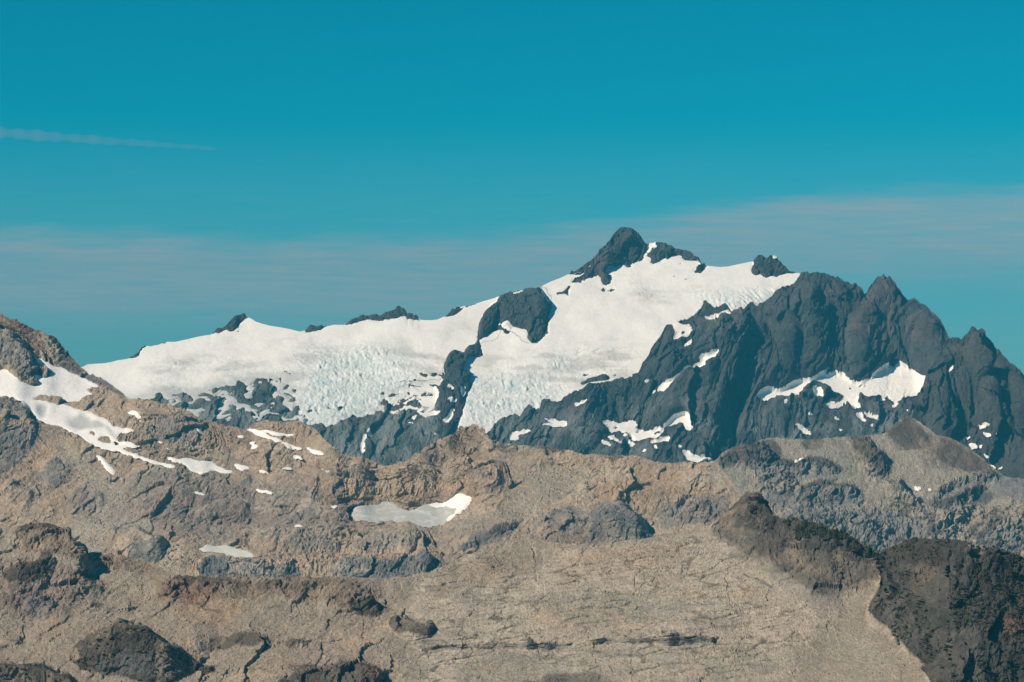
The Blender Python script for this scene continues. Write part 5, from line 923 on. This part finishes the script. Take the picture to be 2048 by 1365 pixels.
# ------------------------------------------------------------------ scrub and loose rock
def scatter(S, P, mask, n, maker, seed):
    r = np.random.default_rng(seed)
    f = (mask[:-1, :-1] > .5); idx = np.argwhere(f)
    if len(idx) == 0: return None
    pk_ = idx[r.integers(0, len(idx), n)]
    a = P[pk_[:, 0], pk_[:, 1]]; b = P[pk_[:, 0] + 1, pk_[:, 1]]; c = P[pk_[:, 0], pk_[:, 1] + 1]
    u = r.random((n, 1)); v = r.random((n, 1))
    return maker(a + (b - a) * u + (c - a) * v, r)
def bushes(pos, r, smin, smax, conif=.5):
    n = len(pos); ring = 6; lv = 4
    V = []; h_ = (smin + (smax - smin) * r.random(n) ** 1.6)
    con = r.random(n) < conif
    prof_c = np.array([[.05, .34], [.3, .42], [.62, .22], [1.0, .02]]); prof_b = np.array([[0, .5], [.25, .75], [.5, .6], [.68, .12]])
    ang = np.arange(ring) * 2 * np.pi / ring
    for l in range(lv):
        z = np.where(con, prof_c[l, 0] * 1.5, prof_b[l, 0]) * h_; rad = np.where(con, prof_c[l, 1] * .75, prof_b[l, 1]) * h_
        jr = rad[:, None] * (.65 + .7 * r.random((n, ring))); a = ang[None] + r.random((n, 1)) * 6
        V.append(np.stack([pos[:, 0:1] + jr * np.cos(a), pos[:, 1:2] + jr * np.sin(a), pos[:, 2:3] + z[:, None] + .12 * h_[:, None] * (r.random((n, ring)) - .5) - .15 * h_[:, None]], -1))
    V = np.stack(V, 1); base = (np.arange(n) * ring * lv)[:, None]
    q = []
    for l in range(lv - 1):
        for k in range(ring):
            k2 = (k + 1) % ring; q.append((l * ring + k, l * ring + k2, (l + 1) * ring + k2, (l + 1) * ring + k))
    Q = (base[:, None] + np.array(q)[None]).reshape(-1, 4)
    colr = np.array([.040, .046, .028], F)[None] * (.6 + .9 * r.random((n, 1))) * (1 + np.array([.5, -.05, -.1]) * (r.random((n, 1)) < .3))
    return V.reshape(-1, 3), Q, np.repeat(colr, ring * lv, 0)
def rocks(pos, r, smin, smax, colr):
    n = len(pos); t = (1 + 5 ** .5) / 2
    s = smin + (smax - smin) * r.random(n) ** 3
    b = np.array([(-1,-1,-1),(1,-1,-1),(1,1,-1),(-1,1,-1),(-1,-1,1),(1,-1,1),(1,1,1),(-1,1,1)], F) * .5
    V = b[None] * (.6 + .8 * r.random((n, 8, 1))) * s[:, None, None] * (.7 + .6 * r.random((n, 1, 3)))
    a = r.random(n) * 6.28; ca, sa = np.cos(a)[:, None], np.sin(a)[:, None]; tl = (r.random(n) - .5)[:, None] * 1.4; ct, st_ = np.cos(tl), np.sin(tl)
    x, y, z = V[..., 0], V[..., 1], V[..., 2]
    x, z = x * ct - z * st_, x * st_ + z * ct
    V = np.stack([x * ca - y * sa, x * sa + y * ca, z], -1) + pos[:, None]
    V[..., 2] += .12 * s[:, None]
    q = np.array([(0,3,2,1),(4,5,6,7),(0,1,5,4),(2,3,7,6),(0,4,7,3),(1,2,6,5)])
    Q = ((np.arange(n) * 8)[:, None, None] + q[None]).reshape(-1, 4)
    c = np.array(colr, F)[None] * (.7 + .6 * r.random((n, 1)))
    return V.reshape(-1, 3), Q, np.repeat(c, 8, 0)
vm = (hillw > .5) * ss(.5 * n5 + .6 * n2 + .3 * fbm(S8.B, 14, 2, off=170), -.12, .05)
V, Q, cc = scatter(S8, S8.P, vm, 3600, lambda p, r: bushes(p, r, .8, 3.4, .35), 1)
make_mesh('scrub', V, Q, cc, MAT_VEG, smooth=False, label='dark alpine scrub covering the rocky hill', cat='scrub', kind='stuff')
vm = samp(soft([[(1540,1030),(1600,1032),(1660,1050),(1730,1085),(1775,1098),(1770,1122),(1700,1105),(1640,1085),(1580,1060)],[(1740,1100),(1775,1098),(1770,1122),(1750,1122)],[(1500,1015),(1530,1012),(1525,1030),(1505,1032)],[(1600,1045),(1620,1070),(1600,1092),(1590,1075)]], 2), S8.px, S8.py) * ss(n2 + .5 * n5, -.05, .1)
V, Q, cc = scatter(S8, S8.P, vm, 1100, lambda p, r: bushes(p, r, 1.5, 4.8, .7), 2)
make_mesh('scrub', V, Q, cc, MAT_VEG, smooth=False, label='dark green scrub and stunted conifers along the crag crest', cat='scrub', kind='stuff')
vm = samp(soft([KNOLL, KNOLL2, KNOLL3], 2), S8.px, S8.py) * ss(n2 + .6 * n5, .02, .15)
V, Q, cc = scatter(S8, S8.P, vm, 500, lambda p, r: bushes(p, r, .9, 3.0, .3), 3)
make_mesh('scrub', V, Q, cc, MAT_VEG, smooth=False, label='low dark bushes on the rock knolls in the rubble', cat='scrub', kind='stuff')
vm = (1 - hillw) * (1 - slabw) * (1 - .7 * darkw) * ss(n2 + .2, -.2, .3)
V, Q, cc = scatter(S8, S8.P, vm, 5000, lambda p, r: rocks(p, r, .4, 1.5, (.42, .35, .27)), 4)
make_mesh('boulders', V, Q, cc, MAT_NEAR, smooth=False, label='loose tan boulders strewn over the near rubble slope', cat='boulders', kind='stuff')
vm = (1 - sm) * fl * (S6.py > 800) * ss(fbm(S6.B, 60, 2, off=171), -.2, .2)
V, Q, cc = scatter(S6, S6.P, vm, 2500, lambda p, r: rocks(p, r, .7, 2.4, (.42, .35, .27)), 5)
make_mesh('boulders', V, Q, cc, MAT_MID, smooth=False, label='blocky talus scattered over the tan ridge', cat='boulders', kind='stuff')
# ------------------------------------------------------------------ valley floor, haze
gx = np.linspace(-7000, 7000, 60); gy = np.linspace(-800, 16000, 60)
gp = np.stack(np.meshgrid(gx, gy), -1); gz = fbm(np.stack([gp[..., 0], gp[..., 1], gp[..., 0] * 0], -1), 1500, 3) * 30 + 45
gv = np.concatenate([gp, gz[..., None]], -1).astype(F)
make_mesh('valley_floor', gv.reshape(-1, 3), grid_quads(60, 60).reshape(-1, 4)[:, ::-1], np.zeros((3600, 3), F) + np.array([.10, .11, .07], F), MAT_GROUND, label='wooded valley floor hidden below the ridges', cat='valley', kind='structure')

def haze_box():
    x0, x1, y0, y1, z0, z1 = -7200, 7200, -1000, 16200, float(gz.min()) - 1, CAMZ + 790
    v = np.array([(x, y, z) for z in (z0, z1) for y in (y0, y1) for x in (x0, x1)], F)
    q = np.array([(0, 2, 3, 1), (4, 5, 7, 6), (0, 1, 5, 4), (2, 6, 7, 3), (0, 4, 6, 2), (1, 3, 7, 5)])
    m = bpy.data.materials.new('haze'); m.use_nodes = True; t = m.node_tree; t.nodes.clear()
    pv = N(t, 'ShaderNodeVolumePrincipled'); pv.inputs['Color'].default_value = (.05, .47, .70, 1); pv.inputs['Density'].default_value = HAZE
    pv.inputs['Anisotropy'].default_value = 0.0; pv.inputs['Absorption Color'].default_value = (0, 0, 0, 1)
    o = N(t, 'ShaderNodeOutputMaterial'); t.links.new(pv.outputs[0], o.inputs['Volume'])
    make_mesh('haze', v, q, None, m, smooth=False, label='thin blue haze filling the air between the ridges', cat='haze', kind='stuff')
HAZE = 3.5e-5
haze_box()

def contrail():
    """ice trail of an aircraft, far off and high, a soft-edged tube of thin vapour"""
    D0 = 42000.0
    n = 60; ring = 12; co = []
    for i in range(n):
        t_ = i / (n - 1); px = -160 + 600 * t_; py = 266 + px * .080 - 3 * t_ * t_
        c = Sheet.unproj(np.array(px), np.array(py), np.array(D0))
        r = 115 * (1 - .75 * t_) * (1 + .18 * math.sin(i * 1.7) + .1 * math.sin(i * .6))
        if i in (0, n - 1): r = 2
        for k in range(ring):
            a = 2 * math.pi * k / ring
            co.append((c[0], c[1] + math.cos(a) * r, c[2] + math.sin(a) * r))
    q = []
    for i in range(n - 1):
        for k in range(ring):
            k2 = (k + 1) % ring; q.append((i * ring + k, i * ring + k2, (i + 1) * ring + k2, (i + 1) * ring + k))
    m = bpy.data.materials.new('vapour'); m.use_nodes = True; t = m.node_tree; t.nodes.clear()
    pv = N(t, 'ShaderNodeVolumePrincipled'); pv.inputs['Color'].default_value = (.9, .75, .72, 1); pv.inputs['Density'].default_value = .0011
    o = N(t, 'ShaderNodeOutputMaterial'); t.links.new(pv.outputs[0], o.inputs['Volume'])
    make_mesh('contrail', np.array(co), np.array(q), None, m, label='faint pale contrail streak in the teal sky', cat='contrail')
contrail()
